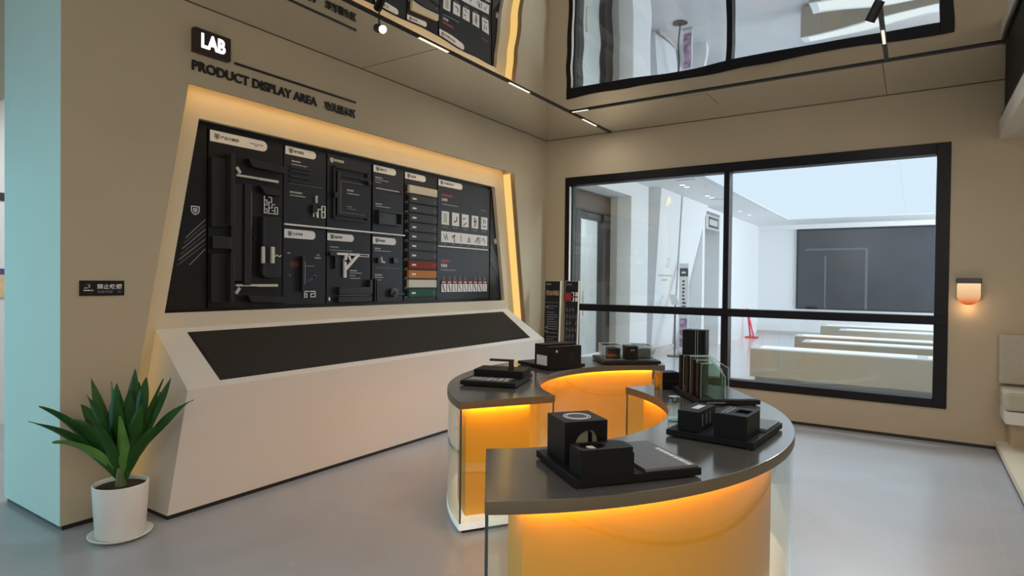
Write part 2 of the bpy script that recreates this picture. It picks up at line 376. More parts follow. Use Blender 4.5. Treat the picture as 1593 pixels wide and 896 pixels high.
# ------------------------------------------------------------------ slanted display console
co = thing('display_console', (0.1, YC, 0.0), 'long white slanted console with a black screen under the display panels', 'console')
ch = lambda z: 2.335-0.162*z
XF, XB = 0.345, -0.168
def cons(z0, zf, zb, inset=0.0):
    return [(XF-inset,YC-ch(z0)+inset,z0),(XF-inset,YC+ch(z0)-inset,z0),(XB,YC+ch(z0)-inset,z0),(XB,YC-ch(z0)+inset,z0),
            (XF-inset,YC-ch(zf)+inset,zf),(XF-inset,YC+ch(zf)-inset,zf),(XB,YC+ch(zb)-inset,zb),(XB,YC-ch(zb)+inset,zb)]
MB().hexa(cons(0.03, 0.785, 1.138)).build('body', 'white', co)
MB().hexa(cons(0.0, 0.03, 0.03, 0.012)).build('plinth', 'black', co)
sl = Vector((XB-XF, 0, 1.138-0.785)); sl_n = Vector((0.353, 0, 0.513)).normalized()
def CS(t, y, d): p = Vector((XF, y, 0.785))+sl*t+sl_n*d; return tuple(p)
MB().hexa([CS(.082,-4.773,-.01),CS(.082,-.853,-.01),CS(.915,-.815,-.01),CS(.915,-4.763,-.01),CS(.082,-4.773,.0015),CS(.082,-.853,.0015),CS(.915,-.815,.0015),CS(.915,-4.763,.0015)]).build('screen_bezel', 'boarddk', co)
MB().hexa([CS(.115,-4.745,0),CS(.115,-.875,0),CS(.88,-.85,0),CS(.88,-4.735,0),CS(.115,-4.745,.0025),CS(.115,-.875,.0025),CS(.88,-.85,.0025),CS(.88,-4.735,.0025)]).build('screen', 'screen', co)

# ------------------------------------------------------------------ product panels on the recessed board
PX = -0.21
SHIELD = [(-.5,.5),(.5,.5),(.5,-.1),(.36,-.34),(0,-.55),(-.36,-.34),(-.5,-.1)]
def shield(name, y, z, s, m, parent, d0, d1, lw=0.13):
    b = MB(); b.stroke([(y+a*s, z+c*s) for a, c in SHIELD], lw*s, WL, d0, d1, True)
    b.stroke([(y-.2*s, z+.27*s), (y-.2*s, z-.08*s), (y, z-.26*s), (y+.2*s, z-.08*s), (y+.2*s, z+.27*s)], lw*s, WL, d0, d1)
    b.stroke([(y, z+.27*s), (y, z)], lw*s, WL, d0, d1)
    return b.build(name, m, parent)
def pw(mb, y0, y1, z0, z1, d0, d1): return mb.box(min(d0,d1), max(d0,d1), y0, y1, z0, z1)
def caption(parent, y0, z1, rows, m='printdim', lh=0.022, name='caption'):
    m = 'printcap' if m == 'print_' else m
    b = MB()
    for i, L in enumerate(rows):
        z = z1-i*lh*1.35; y = y0; end = y0+L
        hgt = lh*(0.6 if i == 0 else 0.36)
        while y < end-0.004:
            wd = min(random.uniform(.018, .06), end-y)
            pw(b, y, y+wd-.004, z-hgt, z, PX, PX+.0008); y += wd
    return b.build(name, m, parent)
def tab(parent, y0, y1, z0, z1, body, tfrac=0.6, dark=True, small=False):
    r = (z1-z0)/2; pts = [(y0,z0),(y1-r,z0)]+[(y1-r+r*math.sin(a), z0+r-r*math.cos(a)) for a in [math.pi*i/10 for i in range(1,10)]]+[(y1-r,z1),(y0,z1)]
    plate = MB().poly_prism([(PX,y,z) for y,z in pts], (0.003,0,0)).build('title_tab', 'print_', parent)
    d0, d1 = PX+.003, PX+.0038
    shield('logo', y0+.052, (z0+z1)/2, .034, 'printdk', plate, d0, d1, .17)
    text_mesh('title_text', body, 'printdk', plate, WL, y0+.08, y0+.08+(y1-y0-.12)*tfrac, (z0+z1)/2-.013, (z0+z1)/2+.013, d0, d1, .02)
    if small: text_mesh('subtitle_text', 'PRODUCT EXPLODED\n            VIEW', 'printdk', plate, WL, y1-.15, y1-.035, (z0+z1)/2-.016, (z0+z1)/2+.008, d0, d1)
def panel(y0, y1, z0, z1, label, m='board'):
    t = thing('product_display', (PX, (y0+y1)/2, z0), label, 'display panel', 'product display panels on the recessed wall')
    MB().box(-0.235, PX, y0, y1, z0, z1).build('board', m, t)
    return t
def P(parent, name, m, *rects, bevel=0.0):
    b = MB()
    for y0, y1, z0, z1, d0, d1 in rects: pw(b, y0, y1, z0, z1, PX+d0, PX+d1)
    return b.build(name, m, parent, bevel=bevel)
def S(parent, name, m, lines, w_, d0=0.0, d1=0.004, closed=False):
    b = MB()
    for pts in lines: b.stroke(pts, w_, WL, PX+d0, PX+d1, closed)
    return b.build(name, m, parent)

# side wings with the shield emblem and light streaks
for s in (-1, 1):
    ya, yb = (YC-iy(ZT)+.012, -4.578) if s < 0 else (-0.972, YC+iy(ZT)-.012)
    q = [(PX,YC+s*(iy(1.262)-.010),1.262),(PX,-4.578 if s < 0 else -0.982,1.262),(PX,-4.578 if s < 0 else -0.982,2.60),(PX,YC+s*(iy(2.60)-.010),2.60)]
    t = thing('product_display', (PX, -4.7 if s < 0 else -0.85, 1.262), 'dark tapering panel with a shield emblem at the %s end of the display' % ('left' if s < 0 else 'right'), 'display panel', 'product display panels on the recessed wall')
    MB().poly_prism(q, (-0.025,0,0)).build('board', 'boarddk', t)
    if s < 0:
        shield('emblem', -4.661, 1.981, .056, 'print_', t, PX, PX+.002, .12)
        b = MB()
        for k in range(7):
            z = 1.54+k*.04; b.stroke([(-4.80+.012*k+(.1 if k == 0 else 0), z+(.045 if k==0 else 0)), (-4.585, z+.165-.004*k)], .0025 if k % 2 else .006, WL, PX, PX+.0008)
        b.build('light_streaks', 'printdim', t)
    else:
        shield('emblem', -0.865, 1.981, .056, 'print_', t, PX, PX+.002, .12)
        b = MB()
        for k in range(6):
            z = 1.70+k*.035; b.stroke([(-.97, z+.06), (-.80, z-.14)], .004 if k % 2 else .007, WL, PX, PX+.0008)
        b.build('light_streaks', 'printdim', t)

# exploded window profiles
t = panel(-4.562, -3.932, 1.268, 2.598, 'tallest display panel, window profiles taken apart, at the left end', 'boarddk')
tab(t, -4.553, -4.078, 2.505, 2.588, '产品分解图', 0.42, small=True)
P(t, 'profile', 'profile', (-4.556,-4.438,1.875,2.385,0,.035), (-4.438,-4.405,1.885,2.425,0,.085), bevel=.004)
P(t, 'profile', 'profile', (-4.556,-4.438,1.31,1.672,0,.035), (-4.438,-4.405,1.31,1.685,0,.085), bevel=.004)
P(t, 'profile', 'profile2', (-4.556,-4.41,1.71,1.80,0,.05), bevel=.004)
P(t, 'frame_post', 'profile2', (-4.40,-4.30,1.47,2.21,0,.03), bevel=.004)
P(t, 'frame_post', 'profile', (-4.298,-4.24,1.44,2.22,0,.045), (-4.24,-4.22,1.60,2.19,0,.02), bevel=.004)
P(t, 'rod', 'printdim', (-4.236,-4.228,1.90,2.16,.02,.03))
for nm, z0, z1 in (('arm',2.36,2.42), ('arm',1.305,1.36)):
    b = MB(); b.poly_prism([(PX,-4.27,z1),(PX,-4.235,z0),(PX,-3.95,z0-.01),(PX,-3.95,z1-.015)], (.05,0,0)); b.build(nm, 'profile', t, bevel=.004)
for z0, z1 in ((2.165,2.225),(1.50,1.56)):
    b = MB(); b.poly_prism([(PX,-4.165,z1),(PX,-4.12,z0),(PX,-3.98,z0-.005),(PX,-3.98,z1-.02)], (.045,0,0)); b.build('arm', 'profile', t, bevel=.004)
for z, zc0, zc1 in ((2.28,2.295,2.345),(1.437,1.372,1.425)):
    a = P(t, 'handle_bar', 'silver', (-4.355,-4.17,z-.008,z+.010,.01,.024), (-4.167,-3.985,z-.011,z+.010,.01,.024), bevel=.002)
    up_ = zc0 > 2; S(t, 'clip', 'silver', [[(-4.322, zc0+.012 if up_ else zc1-.012), (-4.345, zc1-.008 if up_ else zc0+.008)]], .024, .0, .018)
S(t, 'bracket', 'print_', [[(-4.115,2.15),(-4.115,2.015),(-4.092,2.015),(-4.092,2.05),(-4.115,2.05)], [(-4.115,2.08),(-4.092,2.08),(-4.092,2.12),(-4.115,2.12)], [(-4.075,2.145),(-4.05,2.145),(-4.05,2.105),(-4.075,2.105),(-4.075,2.01)], [(-4.075,2.06),(-4.045,2.06),(-4.045,2.09),(-4.02,2.09)], [(-4.075,2.015),(-3.995,2.015),(-3.995,2.07),(-4.02,2.07),(-4.02,2.015)], [(-4.045,2.04),(-4.02,2.04)]], .0055, .02, .027)
P(t, 'sash_block', 'profile', (-4.145,-3.965,1.515,1.985,0,.03), (-4.145,-4.12,1.515,1.985,.03,.05), bevel=.004)
P(t, 'grip', 'silver', (-4.156,-4.130,1.612,1.745,.04,.06), bevel=.006)
P(t, 'grip', 'silver', (-4.068,-4.038,1.614,1.748,.03,.055), bevel=.006)
S(t, 'hook', 'print_', [[(-4.02,1.672),(-4.005,1.685),(-3.985,1.67),(-3.965,1.68)]], .007, .03, .036)
P(t, 'screws', 'printdk', (-4.215,-4.205,1.80,1.81,.0,.05))

# seals panel
t = panel(-3.920, -3.491, 1.955, 2.600, 'upper display panel of four dark sealing strips, second from left')
tab(t, -3.907, -3.60, 2.525, 2.592, '密封胶条', 0.55)
caption(t, -3.845, 2.484, (.09,.16), 'print_', .022); caption(t, -3.86, 2.224, (.125,.16), 'print_', .022)
for k, z in enumerate((2.423, 2.392, 2.348, 2.308)):
    P(t, 'sealing_strip', 'profile2', (-3.868,-3.66,z-.009,z+.009,0,.012), bevel=.003)
P(t, 'divider_line', 'printdim', (-3.87,-3.52,2.288,2.291,0,.001))
S(t, 'bracket', 'print_', [[(-3.63,2.03),(-3.63,2.065),(-3.595,2.065),(-3.595,2.03)], [(-3.585,2.025),(-3.585,2.10),(-3.555,2.10)], [(-3.545,2.13),(-3.545,2.03),(-3.51,2.03),(-3.51,2.13),(-3.545,2.13)], [(-3.545,2.08),(-3.51,2.08)]], .008, .01, .02)
P(t, 'hinge', 'silver', (-3.608,-3.592,2.15,2.215,0,.02), bevel=.004)
P(t, 'corner_block', 'profile2', (-3.65,-3.62,2.06,2.13,0,.03), bevel=.004)

# frame outline panel
t = panel(-3.473, -2.956, 1.957, 2.606, 'upper display panel with nested window frame outline, left of the corner joint panel')
shield('logo', -3.424, 2.555, .036, 'print_', t, PX, PX+.001, .17)
text_mesh('title_text', '框扇结构', 'print_', t, WL, -3.396, -3.29, 2.545, 2.571, PX, PX+.001, .02)
S(t, 'outer_frame', 'profile', [[(-3.01,2.46),(-3.01,2.50),(-3.41,2.50),(-3.41,2.04),(-3.01,2.04),(-3.01,2.08)]], .018, 0, .022)
P(t, 'frame_post', 'profile2', (-3.385,-3.345,2.07,2.47,0,.03), bevel=.004)
S(t, 'inner_frame', 'profile', [[(-3.02,2.43),(-3.35,2.43)]], .014, 0, .018); S(t, 'inner_frame', 'profile', [[(-3.35,2.075),(-3.02,2.075)]], .014, 0, .018)
S(t, 'outline', 'printdim', [[(-3.03,2.385),(-3.32,2.385),(-3.32,2.10),(-3.03,2.10)], [(-3.395,2.48),(-3.395,2.07)], [(-3.335,2.33),(-3.335,2.20)]], .004, .0, .002)
caption(t, -3.248, 2.318, (.08,.15), 'print_', .024); caption(t, -3.246, 2.166, (.06,.11), 'printdim', .016)
P(t, 'hinge', 'profile2', (-3.43,-3.395,2.22,2.27,0,.045), bevel=.004); P(t, 'hinge', 'profile2', (-3.03,-2.99,2.385,2.42,0,.045), bevel=.004)

# corner joint panel
t = panel(-2.928, -2.510, 1.957, 2.600, 'upper display panel with thin rail and small black tray, left of the colour bars')
tab(t, -2.925, -2.622, 2.530, 2.596, '角部工艺', 0.5)
caption(t, -2.90, 2.487, (.10,.18,.08), 'print_', .018); caption(t, -2.893, 2.232, (.09,.20), 'print_', .018)
P(t, 'rail', 'silver', (-2.895,-2.555,2.372,2.380,0,.01)); P(t, 'rail_end', 'profile2', (-2.57,-2.54,2.362,2.392,0,.02), bevel=.003)
P(t, 'tray', 'profile', (-2.885,-2.562,2.03,2.045,0,.04), (-2.885,-2.562,2.15,2.165,0,.04), (-2.885,-2.872,2.045,2.15,0,.04), (-2.575,-2.562,2.045,2.15,0,.04), (-2.872,-2.575,2.045,2.048,0,.03))
P(t, 'tray_back', 'profile2', (-2.872,-2.575,2.048,2.15,0,.006))

# opening system panel
t = panel(-3.921, -3.489, 1.277, 1.925, 'lower display panel with a red mark and one upright dark bar, second from left')
tab(t, -3.913, -3.60, 1.832, 1.906, '五金系统', 0.52)
P(t, 'caption', 'printdim', (-3.883,-3.852,1.70,1.714,0,.001), (-3.585,-3.552,1.695,1.708,0,.001), (-3.605,-3.54,1.668,1.684,0,.001))
P(t, 'bar', 'profile2', (-3.762,-3.735,1.385,1.685,0,.04), bevel=.004); P(t, 'bar_edge', 'printdim', (-3.733,-3.726,1.45,1.64,.03,.034))
b = MB(); b.lathe([(0.001,0),(.045,0),(.045,.001),(.001,.001)], (0,0,0), 20, True)
for v in b.bm.verts: v.co = Vector((PX+v.co.z, -3.815+v.co.x*.95, 1.615+v.co.y*.62))
b.build('red_mark', mat('dull_red_print', (.10,.022,.015), .6, noise=.3, nscale=30), t)
S(t, 'blue_mark', mat('dull_blue_print', (.04,.05,.13), .6, noise=.2, nscale=20), [[(-3.67,1.475),(-3.60,1.51)]], .018, 0, .001)
P(t, 'blue_mark', mat('blue_grey_print', (.12,.13,.22), .6, noise=.2, nscale=20), (-3.615,-3.588,1.498,1.525,0,.001))
P(t, 'caption', 'printdim', (-3.70,-3.61,1.60,1.606,0,.001), (-3.86,-3.85,1.515,1.528,0,.001))
S(t, 'bracket', 'print_', [[(-3.715,1.385),(-3.715,1.335),(-3.69,1.335),(-3.69,1.365),(-3.715,1.365)], [(-3.715,1.385),(-3.67,1.385)], [(-3.655,1.385),(-3.605,1.385),(-3.605,1.335)], [(-3.65,1.337),(-3.60,1.337)], [(-3.65,1.337),(-3.65,1.365),(-3.62,1.365)]], .008, .005, .012)

# hinge arm panel
t = panel(-3.472, -2.957, 1.277, 1.935, 'lower display panel with bright white hinge arms shaped like a letter Y')
tab(t, -3.470, -3.165, 1.838, 1.904, '隐藏铰链', 0.48)
caption(t, -3.439, 1.787, (.10,.26), 'printdim', .022)
S(t, 'hinge_arm', 'print_', [[(-3.365,1.722),(-3.12,1.722)]], .020, 0, .02)
S(t, 'hinge_arm', 'print_', [[(-3.265,1.718),(-3.282,1.66),(-3.28,1.515)]], .024, .005, .025)
S(t, 'hinge_arm', 'print_', [[(-3.275,1.585),(-3.125,1.722)]], .022, .006, .03)
S(t, 'hinge_arm', 'print_', [[(-3.238,1.718),(-3.215,1.672)]], .018, .006, .02)
S(t, 'slide', 'print_', [[(-3.11,1.728),(-2.985,1.728),(-2.985,1.708),(-3.11,1.708)]], .006, 0, .012, True)
P(t, 'side_hook', 'profile2', (-3.46,-3.39,1.70,1.735,0,.03), (-3.405,-3.39,1.585,1.70,0,.03), bevel=.003)
caption(t, -3.209, 1.578, (.09,.15,.07,.13), 'print_', .018)
P(t, 'corner_profile', 'profile', (-3.368,-2.963,1.355,1.422,0,.045), (-2.998,-2.963,1.422,1.49,0,.045), bevel=.004)
P(t, 'corner_profile', 'profile', (-3.372,-2.963,1.283,1.335,0,.04), bevel=.004)
P(t, 'profile_edge', 'printdim', (-3.36,-2.98,1.345,1.349,.04,.045))
P(t, 'bolt', 'print_', (-3.455,-3.44,1.30,1.33,0,.01), bevel=.003)

# seal and bracket panel
t = panel(-2.930, -2.512, 1.277, 1.930, 'lower display panel with small white L bracket and a round black wheel')
tab(t, -2.927, -2.614, 1.838, 1.906, '联动配件', 0.45)
caption(t, -2.90, 1.80, (.08,.22), 'print_', .018); caption(t, -2.896, 1.543, (.10,.12,.09), 'print_', .019)
P(t, 'corner_block', 'profile2', (-2.882,-2.84,1.653,1.705,0,.03), bevel=.004)
S(t, 'bracket', 'print_', [[(-2.822,1.708),(-2.812,1.665),(-2.778,1.663)]], .014, 0, .015)
P(t, 'corner_block', 'profile2', (-2.672,-2.61,1.655,1.712,0,.03), bevel=.004)
P(t, 'divider_line', 'printdim', (-2.89,-2.555,1.605,1.608,0,.001))
b = MB(); b.tube((PX,-2.66,1.36), (PX+.05,-2.66,1.36), .04, n=24); b.tube((PX+.05,-2.66,1.36), (PX+.06,-2.66,1.36), .018, n=16)
b.build('wheel', 'profile2', t, smooth=True)
S(t, 'wheel_guard', 'printdim', [[(-2.705,1.345),(-2.69,1.395),(-2.64,1.405),(-2.615,1.385)]], .01, .03, .04)
P(t, 'rod', 'profile', (-2.62,-2.515,1.335,1.362,0,.03), bevel=.004)
P(t, 'pipe', 'profile', (-2.925,-2.912,1.283,1.50,0,.035), bevel=.003); P(t, 'pipe', 'profile', (-2.895,-2.880,1.283,1.49,0,.03), bevel=.003)

# colour bars
t = panel(-2.494, -1.995, 1.277, 2.605, 'narrow black backing panel behind the stack of coloured sample bars', 'boarddk')
tab(t, -2.491, -2.178, 2.528, 2.594, '色彩系统', 0.42)
P(t, 'hook', 'printdim', *[(-2.486,-2.460,2.385-k*.0972,2.392-k*.0972,0,.02) for k in range(12)])
bars = [('cream','pale cream sample bar at the top of the stack',(.62,.57,.44))]
nth = ['second','third','fourth','fifth','sixth','seventh','eighth']
bars += [('grey','dark grey sample bar, %s from the top of the stack' % n, (.055,.058,.062)) for n in nth]
bars += [('red','brick red sample bar above the orange one',(.20,.026,.013)), ('orange','orange tan sample bar between red and white ones',(.46,.18,.04)),
         ('white','off white sample bar between orange and green ones',(.58,.55,.48)), ('green','dark green sample bar at the bottom of the stack',(.018,.085,.045))]
bm_cache = {}
for k, (cn, lb, cc) in enumerate(bars):
    z1 = 2.466-k*.0972; z0 = z1-.081
    if cn not in bm_cache: bm_cache[cn] = mat('bar_'+cn, cc, .5, spec=.15, noise=.03, nscale=10)
    o = thing('sample_bar', (PX, -2.235, z0), lb, 'sample bar', 'coloured sample bars on the display wall')
    MB().box(PX+.0005, PX+.035, -2.455, -2.022, z0, z1).build('bar', bm_cache[cn], o, bevel=.004)
    if cn not in ('cream', 'white'):
        b = MB(); b.box(PX+.035, PX+.0358, -2.412, -2.352, z0+.032, z0+.050); b.build('caption', 'print_', o)
        b = MB(); b.box(PX+.035, PX+.0358, -2.072, -2.062, z0+.025, z0+.055); b.build('code', 'printdim', o)
    else:
        b = MB(); b.box(PX+.035, PX+.0358, -2.40, -2.36, z0+.034, z0+.048); b.build('caption', 'silver', o)

# hardware photograph panels
t = panel(-1.972, -1.003, 1.873, 2.606, 'wide upper right display panel with five white product cards in a row')
tab(t, -1.968, -1.548, 2.528, 2.597, '五金配件展示', 0.62)
P(t, 'red_heading', 'red', (-1.912,-1.725,2.422,2.446,0,.001)); text_mesh('heading', '五金类', 'print_', t, WL, -1.911, -1.812, 2.366, 2.400, PX, PX+.001, .02)
caption(t, -1.905, 2.338, (.29,), 'printdim', .020); caption(t, -1.184, 2.340, (.12,), 'printdim', .012)
cards = []
for k, y in enumerate((-1.911,-1.730,-1.552,-1.365,-1.179)):
    cd = P(t, 'product_card', 'print_', (y,y+.127,2.108,2.256,0,.004))
    P(t, 'caption', 'printdim', (y+.02,y+.11,2.078,2.086,0,.001))
    if k == 0: P(cd, 'printed_part', mat('pale_green_print', (.42,.45,.36), .6, noise=.1, nscale=30), (y+.035,y+.09,2.13,2.235,.004,.005))
    elif k == 1: S(cd, 'printed_part', 'printdk', [[(y+.085,2.21),(y+.08,2.165),(y+.035,2.15)]], .014, .004, .005)
    elif k == 2: S(cd, 'printed_part', 'printdk', [[(y+.02,2.20),(y+.06,2.208)],[(y+.03,2.13),(y+.08,2.155)]], .012, .004, .005)
    elif k == 3: S(cd, 'printed_part', 'printdim', [[(y+.05,2.235),(y+.055,2.13)],[(y+.075,2.23),(y+.078,2.14)],[(y+.045,2.19),(y+.09,2.19)]], .016, .004, .005)
    else: S(cd, 'printed_part', 'printdim', [[(y+.04,2.235),(y+.05,2.18)],[(y+.08,2.22),(y+.085,2.19)],[(y+.035,2.145),(y+.095,2.145)]], .018, .004, .005)
bd = P(t, 'product_band', 'print_', (-1.915,-1.05,1.914,2.034,0,.004))
y = -1.875
for k, ln in enumerate([[[(0,.09),(.03,.03),(.05,.09),(.07,.03)]], [[(0,.06),(.05,.09),(.035,.05),(.05,.01)]], [[(.02,.10),(.02,.02)]], [[(0,.03),(.025,.08),(.045,.03),(0,.03)]], [[(0,.03),(.055,.095),(.05,.02)],[(.09,.09),(.09,.02)]], [[(0,.06),(.02,.09),(.05,.03)]]]):
    yy = y+k*.145
    S(bd, 'printed_part', 'printdk' if k in (1, 4) else 'printdim', [[(yy+a, 1.914+c_) for a, c_ in l_] for l_ in ln], .013, .004, .005)
P(t, 'caption', 'printdim', *[(-1.86+.143*k,-1.825+.143*k,1.893,1.900,0,.001) for k in range(6)])

t = panel(-1.975, -1.003, 1.277, 1.858, 'wide lower right display panel with nine small packs under a red band')
P(t, 'red_heading', 'red', (-1.912,-1.766,1.690,1.720,0,.001)); text_mesh('heading', '安装类', 'print_', t, WL, -1.911, -1.803, 1.637, 1.673, PX, PX+.001, .02)
caption(t, -1.91, 1.612, (.26,), 'printdim', .022)
for k in range(9):
    y = -1.908+k*.0962
    pk = P(t, 'hanging_pack', 'print_', (y,y+.078,1.362,1.452,0,.012), bevel=.002)
    P(pk, 'pack_header', 'red', (y,y+.078,1.456,1.468,0,.012), (y,y+.078,1.476,1.488,0,.012))
    P(pk, 'header_print', 'print_', (y+.012,y+.066,1.468,1.476,0,.012))
    S(pk, 'packed_part', 'printdk' if k in (0,1,6,7) else 'printdim', [[(y+.02+.006*(k%3),1.44),(y+.04,1.39+.005*(k%2)),(y+.05,1.375)]], .016, .012, .0128)
    if k != 5: S(pk, 'tool', 'printdim', [[(y+.025,1.495),(y+.042,1.535)],[(y+.05,1.497),(y+.045,1.53)]], .008, 0, .006)

b = MB(); b.box(PX, PX+.02, -3.92, -2.50, 1.936, 1.950)
tag(b.build('shelf_edge', 'print_'), 'long pale strip between upper and lower rows of display panels', 'edge strip', 'pale strips dividing the display panels')
b = MB(); b.box(PX, PX+.02, -1.975, -1.05, 1.859, 1.871)
tag(b.build('shelf_edge', 'print_'), 'short pale strip under the product cards at the right', 'edge strip', 'pale strips dividing the display panels')

# ------------------------------------------------------------------ wall lettering
t = thing('lab_sign', (0, -4.66, 3.05), 'small dark lightbox reading LAB in glowing letters', 'sign')
MB().box(0.0, 0.05, -4.812, -4.552, 3.035, 3.198).build('box', mat('maroon_box', (.030,.012,.012), .4, noise=.05), t, bevel=.003)
text_mesh('letters', 'LAB', 'labglow', t, WL, -4.768, -4.594, 3.070, 3.170, .05, .054, .035)
t = thing('wall_lettering', (0, -4.3, 2.92), 'black raised lettering reading PRODUCT DISPLAY AREA on the beige wall', 'lettering')
text_mesh('letters', 'PRODUCT DISPLAY AREA', 'letter', t, WL, -4.808, -3.765, 2.915, 2.985, .0, .012, .03)
t = thing('wall_lettering', (0, -3.52, 2.92), 'black raised Chinese characters on the wall right of PRODUCT DISPLAY AREA', 'lettering')
text_mesh('letters', '功法展示区', 'letter', t, WL, -3.69, -3.352, 2.908, 2.985, .0, .012, .012)
b = MB(); b.box(0, .010, -4.495, -3.347, 3.044, 3.060)
tag(b.build('sign_line', 'letter'), 'thin black line on the wall right of the LAB lightbox', 'line')
t = thing('no_smoking_sign', (0, -5.354, 1.378), 'small black no smoking sign on the wall above the plant', 'sign')
MB().box(0, .008, -5.477, -5.231, 1.378, 1.470).build('plate', 'boarddk', t, bevel=.002)
text_mesh('heading', '禁止吸烟', 'print_', t, WL, -5.385, -5.247, 1.418, 1.450, .008, .009, .02)
text_mesh('caption', '违者罚款    元', 'printdim', t, WL, -5.384, -5.250, 1.394, 1.410, .008, .009)
rd = MB(); N = 28
pts = [(-5.430+.031*math.cos(2*math.pi*i/N), 1.423+.031*math.sin(2*math.pi*i/N)) for i in range(N)]
rd.stroke(pts, .004, WL, .008, .009, True); rd.stroke([(-5.451,1.444),(-5.409,1.402)], .004, WL, .008, .009)
rd.build('red_ring', mat('dull_red_ring', (.07,.025,.018), .5, noise=.05), t)
cg = MB(); cg.stroke([(-5.455,1.411),(-5.436,1.411)], .006, WL, .008, .0088); cg.stroke([(-5.433,1.411),(-5.408,1.411)], .007, WL, .008, .0088)
cg.stroke([(-5.452,1.425),(-5.435,1.426),(-5.424,1.432),(-5.424,1.441),(-5.434,1.445)], .004, WL, .008, .0088)
cg.build('cigarette', 'print_', t)

# ------------------------------------------------------------------ window
wf = bpy.data.objects.new('window_1', None); COL.objects.link(wf); wf.location = (2.36, 0.05, WZ0); struct(wf)
b = MB(); F = .095
Y0, Y1 = -0.012, 0.14
b.box(WX0, WX0+.055, Y0, Y1, WZ0, WZ1); b.box(WX0+.055, WX0+.085, Y0+.05, Y1, WZ0, WZ1); b.box(WX1-.11, WX1, Y0, Y1, WZ0, WZ1)
b.box(WX0+.055, WX1-.11, Y0, Y1, WZ1-.105, WZ1); b.box(WX0+.055, WX1-.11, Y0, Y1, WZ0, WZ0+.085)
b.build('window_frame', 'frame', wf, bevel=.004)
MB().box(2.330, 2.392, Y0, Y1, 1.205, WZ1-.105).build('mullion', 'frame', wf, bevel=.004)
MB().box(2.318, 2.398, Y0, Y1, WZ0+.085, 1.12).build('mullion', 'frame', wf, bevel=.004)
MB().box(WX0+.06, WX1-.004, -0.030, Y1, 1.12, 1.205).build('transom', 'frame', wf, bevel=.006)
MB().box(WX0+.062, WX0+.070, Y0-.001, Y0+.05, 1.22, WZ1-.12).build('bead', 'silver', wf)
for x0, x1, z0, z1 in ((WX0+.085,2.33,1.205,WZ1-.105),(2.392,WX1-.11,1.205,WZ1-.105),(WX0+.085,2.318,WZ0+.085,1.12),(2.398,WX1-.11,WZ0+.085,1.12)):
    MB().poly_prism([(x0,.06,z0),(x1,.06,z0),(x1,.06,z1),(x0,.06,z1)], (0,.008,0)).build('pane', 'glassw', wf)

# ------------------------------------------------------------------ tracks and spotlights
t = thing('light_track', (.93, -6.0, H), 'black light track along the ceiling beside the display wall', 'light track', 'black light tracks in the ceiling')
MB().box(.912, .948, -12.0, -.004, H-.008, H-.0002).build('rail', 'black', t)
for y0, y1 in ((-3.55,-3.20), (-2.30,-1.94), (-.78,-.42)):
    MB().box(.918, .942, y0, y1, H-.012, H-.008).build('light_bar', 'bar', t)
    if y0 > -3: area('light_bar_lamp', (.93, (y0+y1)/2, H-.02), (.93, (y0+y1)/2, 0), .022, y1-y0, 4.0, (1.0, .93, .84))
t = thing('light_track', (2.9, -1.1, H), 'black light track along the ceiling above the window', 'light track', 'black light tracks in the ceiling')
MB().box(.950, 4.745, -1.125, -1.08, H-.010, H-.0002).build('rail', 'black', t)
for x0, x1 in ((.97, 1.16),):
    MB().box(x0, x1, -1.116, -1.09, H-.014, H-.010).build('light_bar', 'bar', t)
    area('light_bar_lamp', ((x0+x1)/2, -1.103, H-.022), ((x0+x1)/2, -1.103, 0), .19, .022, 2.0, (1.0, .93, .84))
t = thing('light_track', (3.92, -6.0, H), 'black light track running towards the camera over the round counters', 'light track', 'black light tracks in the ceiling')
MB().box(3.905, 3.937, -12.0, -1.13, H-.008, H-.0002).build('rail', 'black', t)
MB().box(3.911, 3.931, -1.85, -1.55, H-.012, H-.008).build('light_bar', 'bar', t)
area('light_bar_lamp', (3.921, -1.70, H-.02), (3.921, -1.70, 0), .022, .30, 5, (1.0, .93, .84))
def spotlight(loc, d, label, power, lens):
    d = Vector(d).normalized(); p = Vector(loc)
    t = thing('spotlight', (p.x, p.y, H-.01), label, 'spotlight', 'black cylinder spotlights on the tracks')
    MB().tube((p.x,p.y,H-.009), (p.x,p.y,p.z), .006).build('stem', 'black', t)
    a, b_ = p-d*.04, p+d*.085
    MB().tube(a, b_, .030, n=28).build('barrel', 'profile2', t, smooth=True)
    MB().tube(b_, b_+d*.003, .026, n=28).build('lens', lens, t)
    l = bpy.data.lights.new('spot_lamp', 'SPOT'); l.energy = power; l.spot_size = math.radians(70); l.spot_blend = .8; l.color = (1,.93,.85); l.shadow_soft_size = .03
    lo = bpy.data.objects.new('spot_lamp', l); COL.objects.link(lo); lo.parent = t; lo.matrix_parent_inverse = Matrix.Translation(-Vector(t.location))
    lo.matrix_world = Matrix.Translation(b_+d*.01) @ d.to_track_quat('-Z', 'Y').to_matrix().to_4x4()
spotlight((.93,-3.97,3.285), (.90,-.42,-.42), 'lit black spotlight hanging from the track near the PRODUCT DISPLAY AREA lettering', 14, 'spot')
spotlight((3.921,-2.64,3.23), (-.45,.35,-.80), 'black spotlight tilted down on the track in front of the window', 30, 'down')

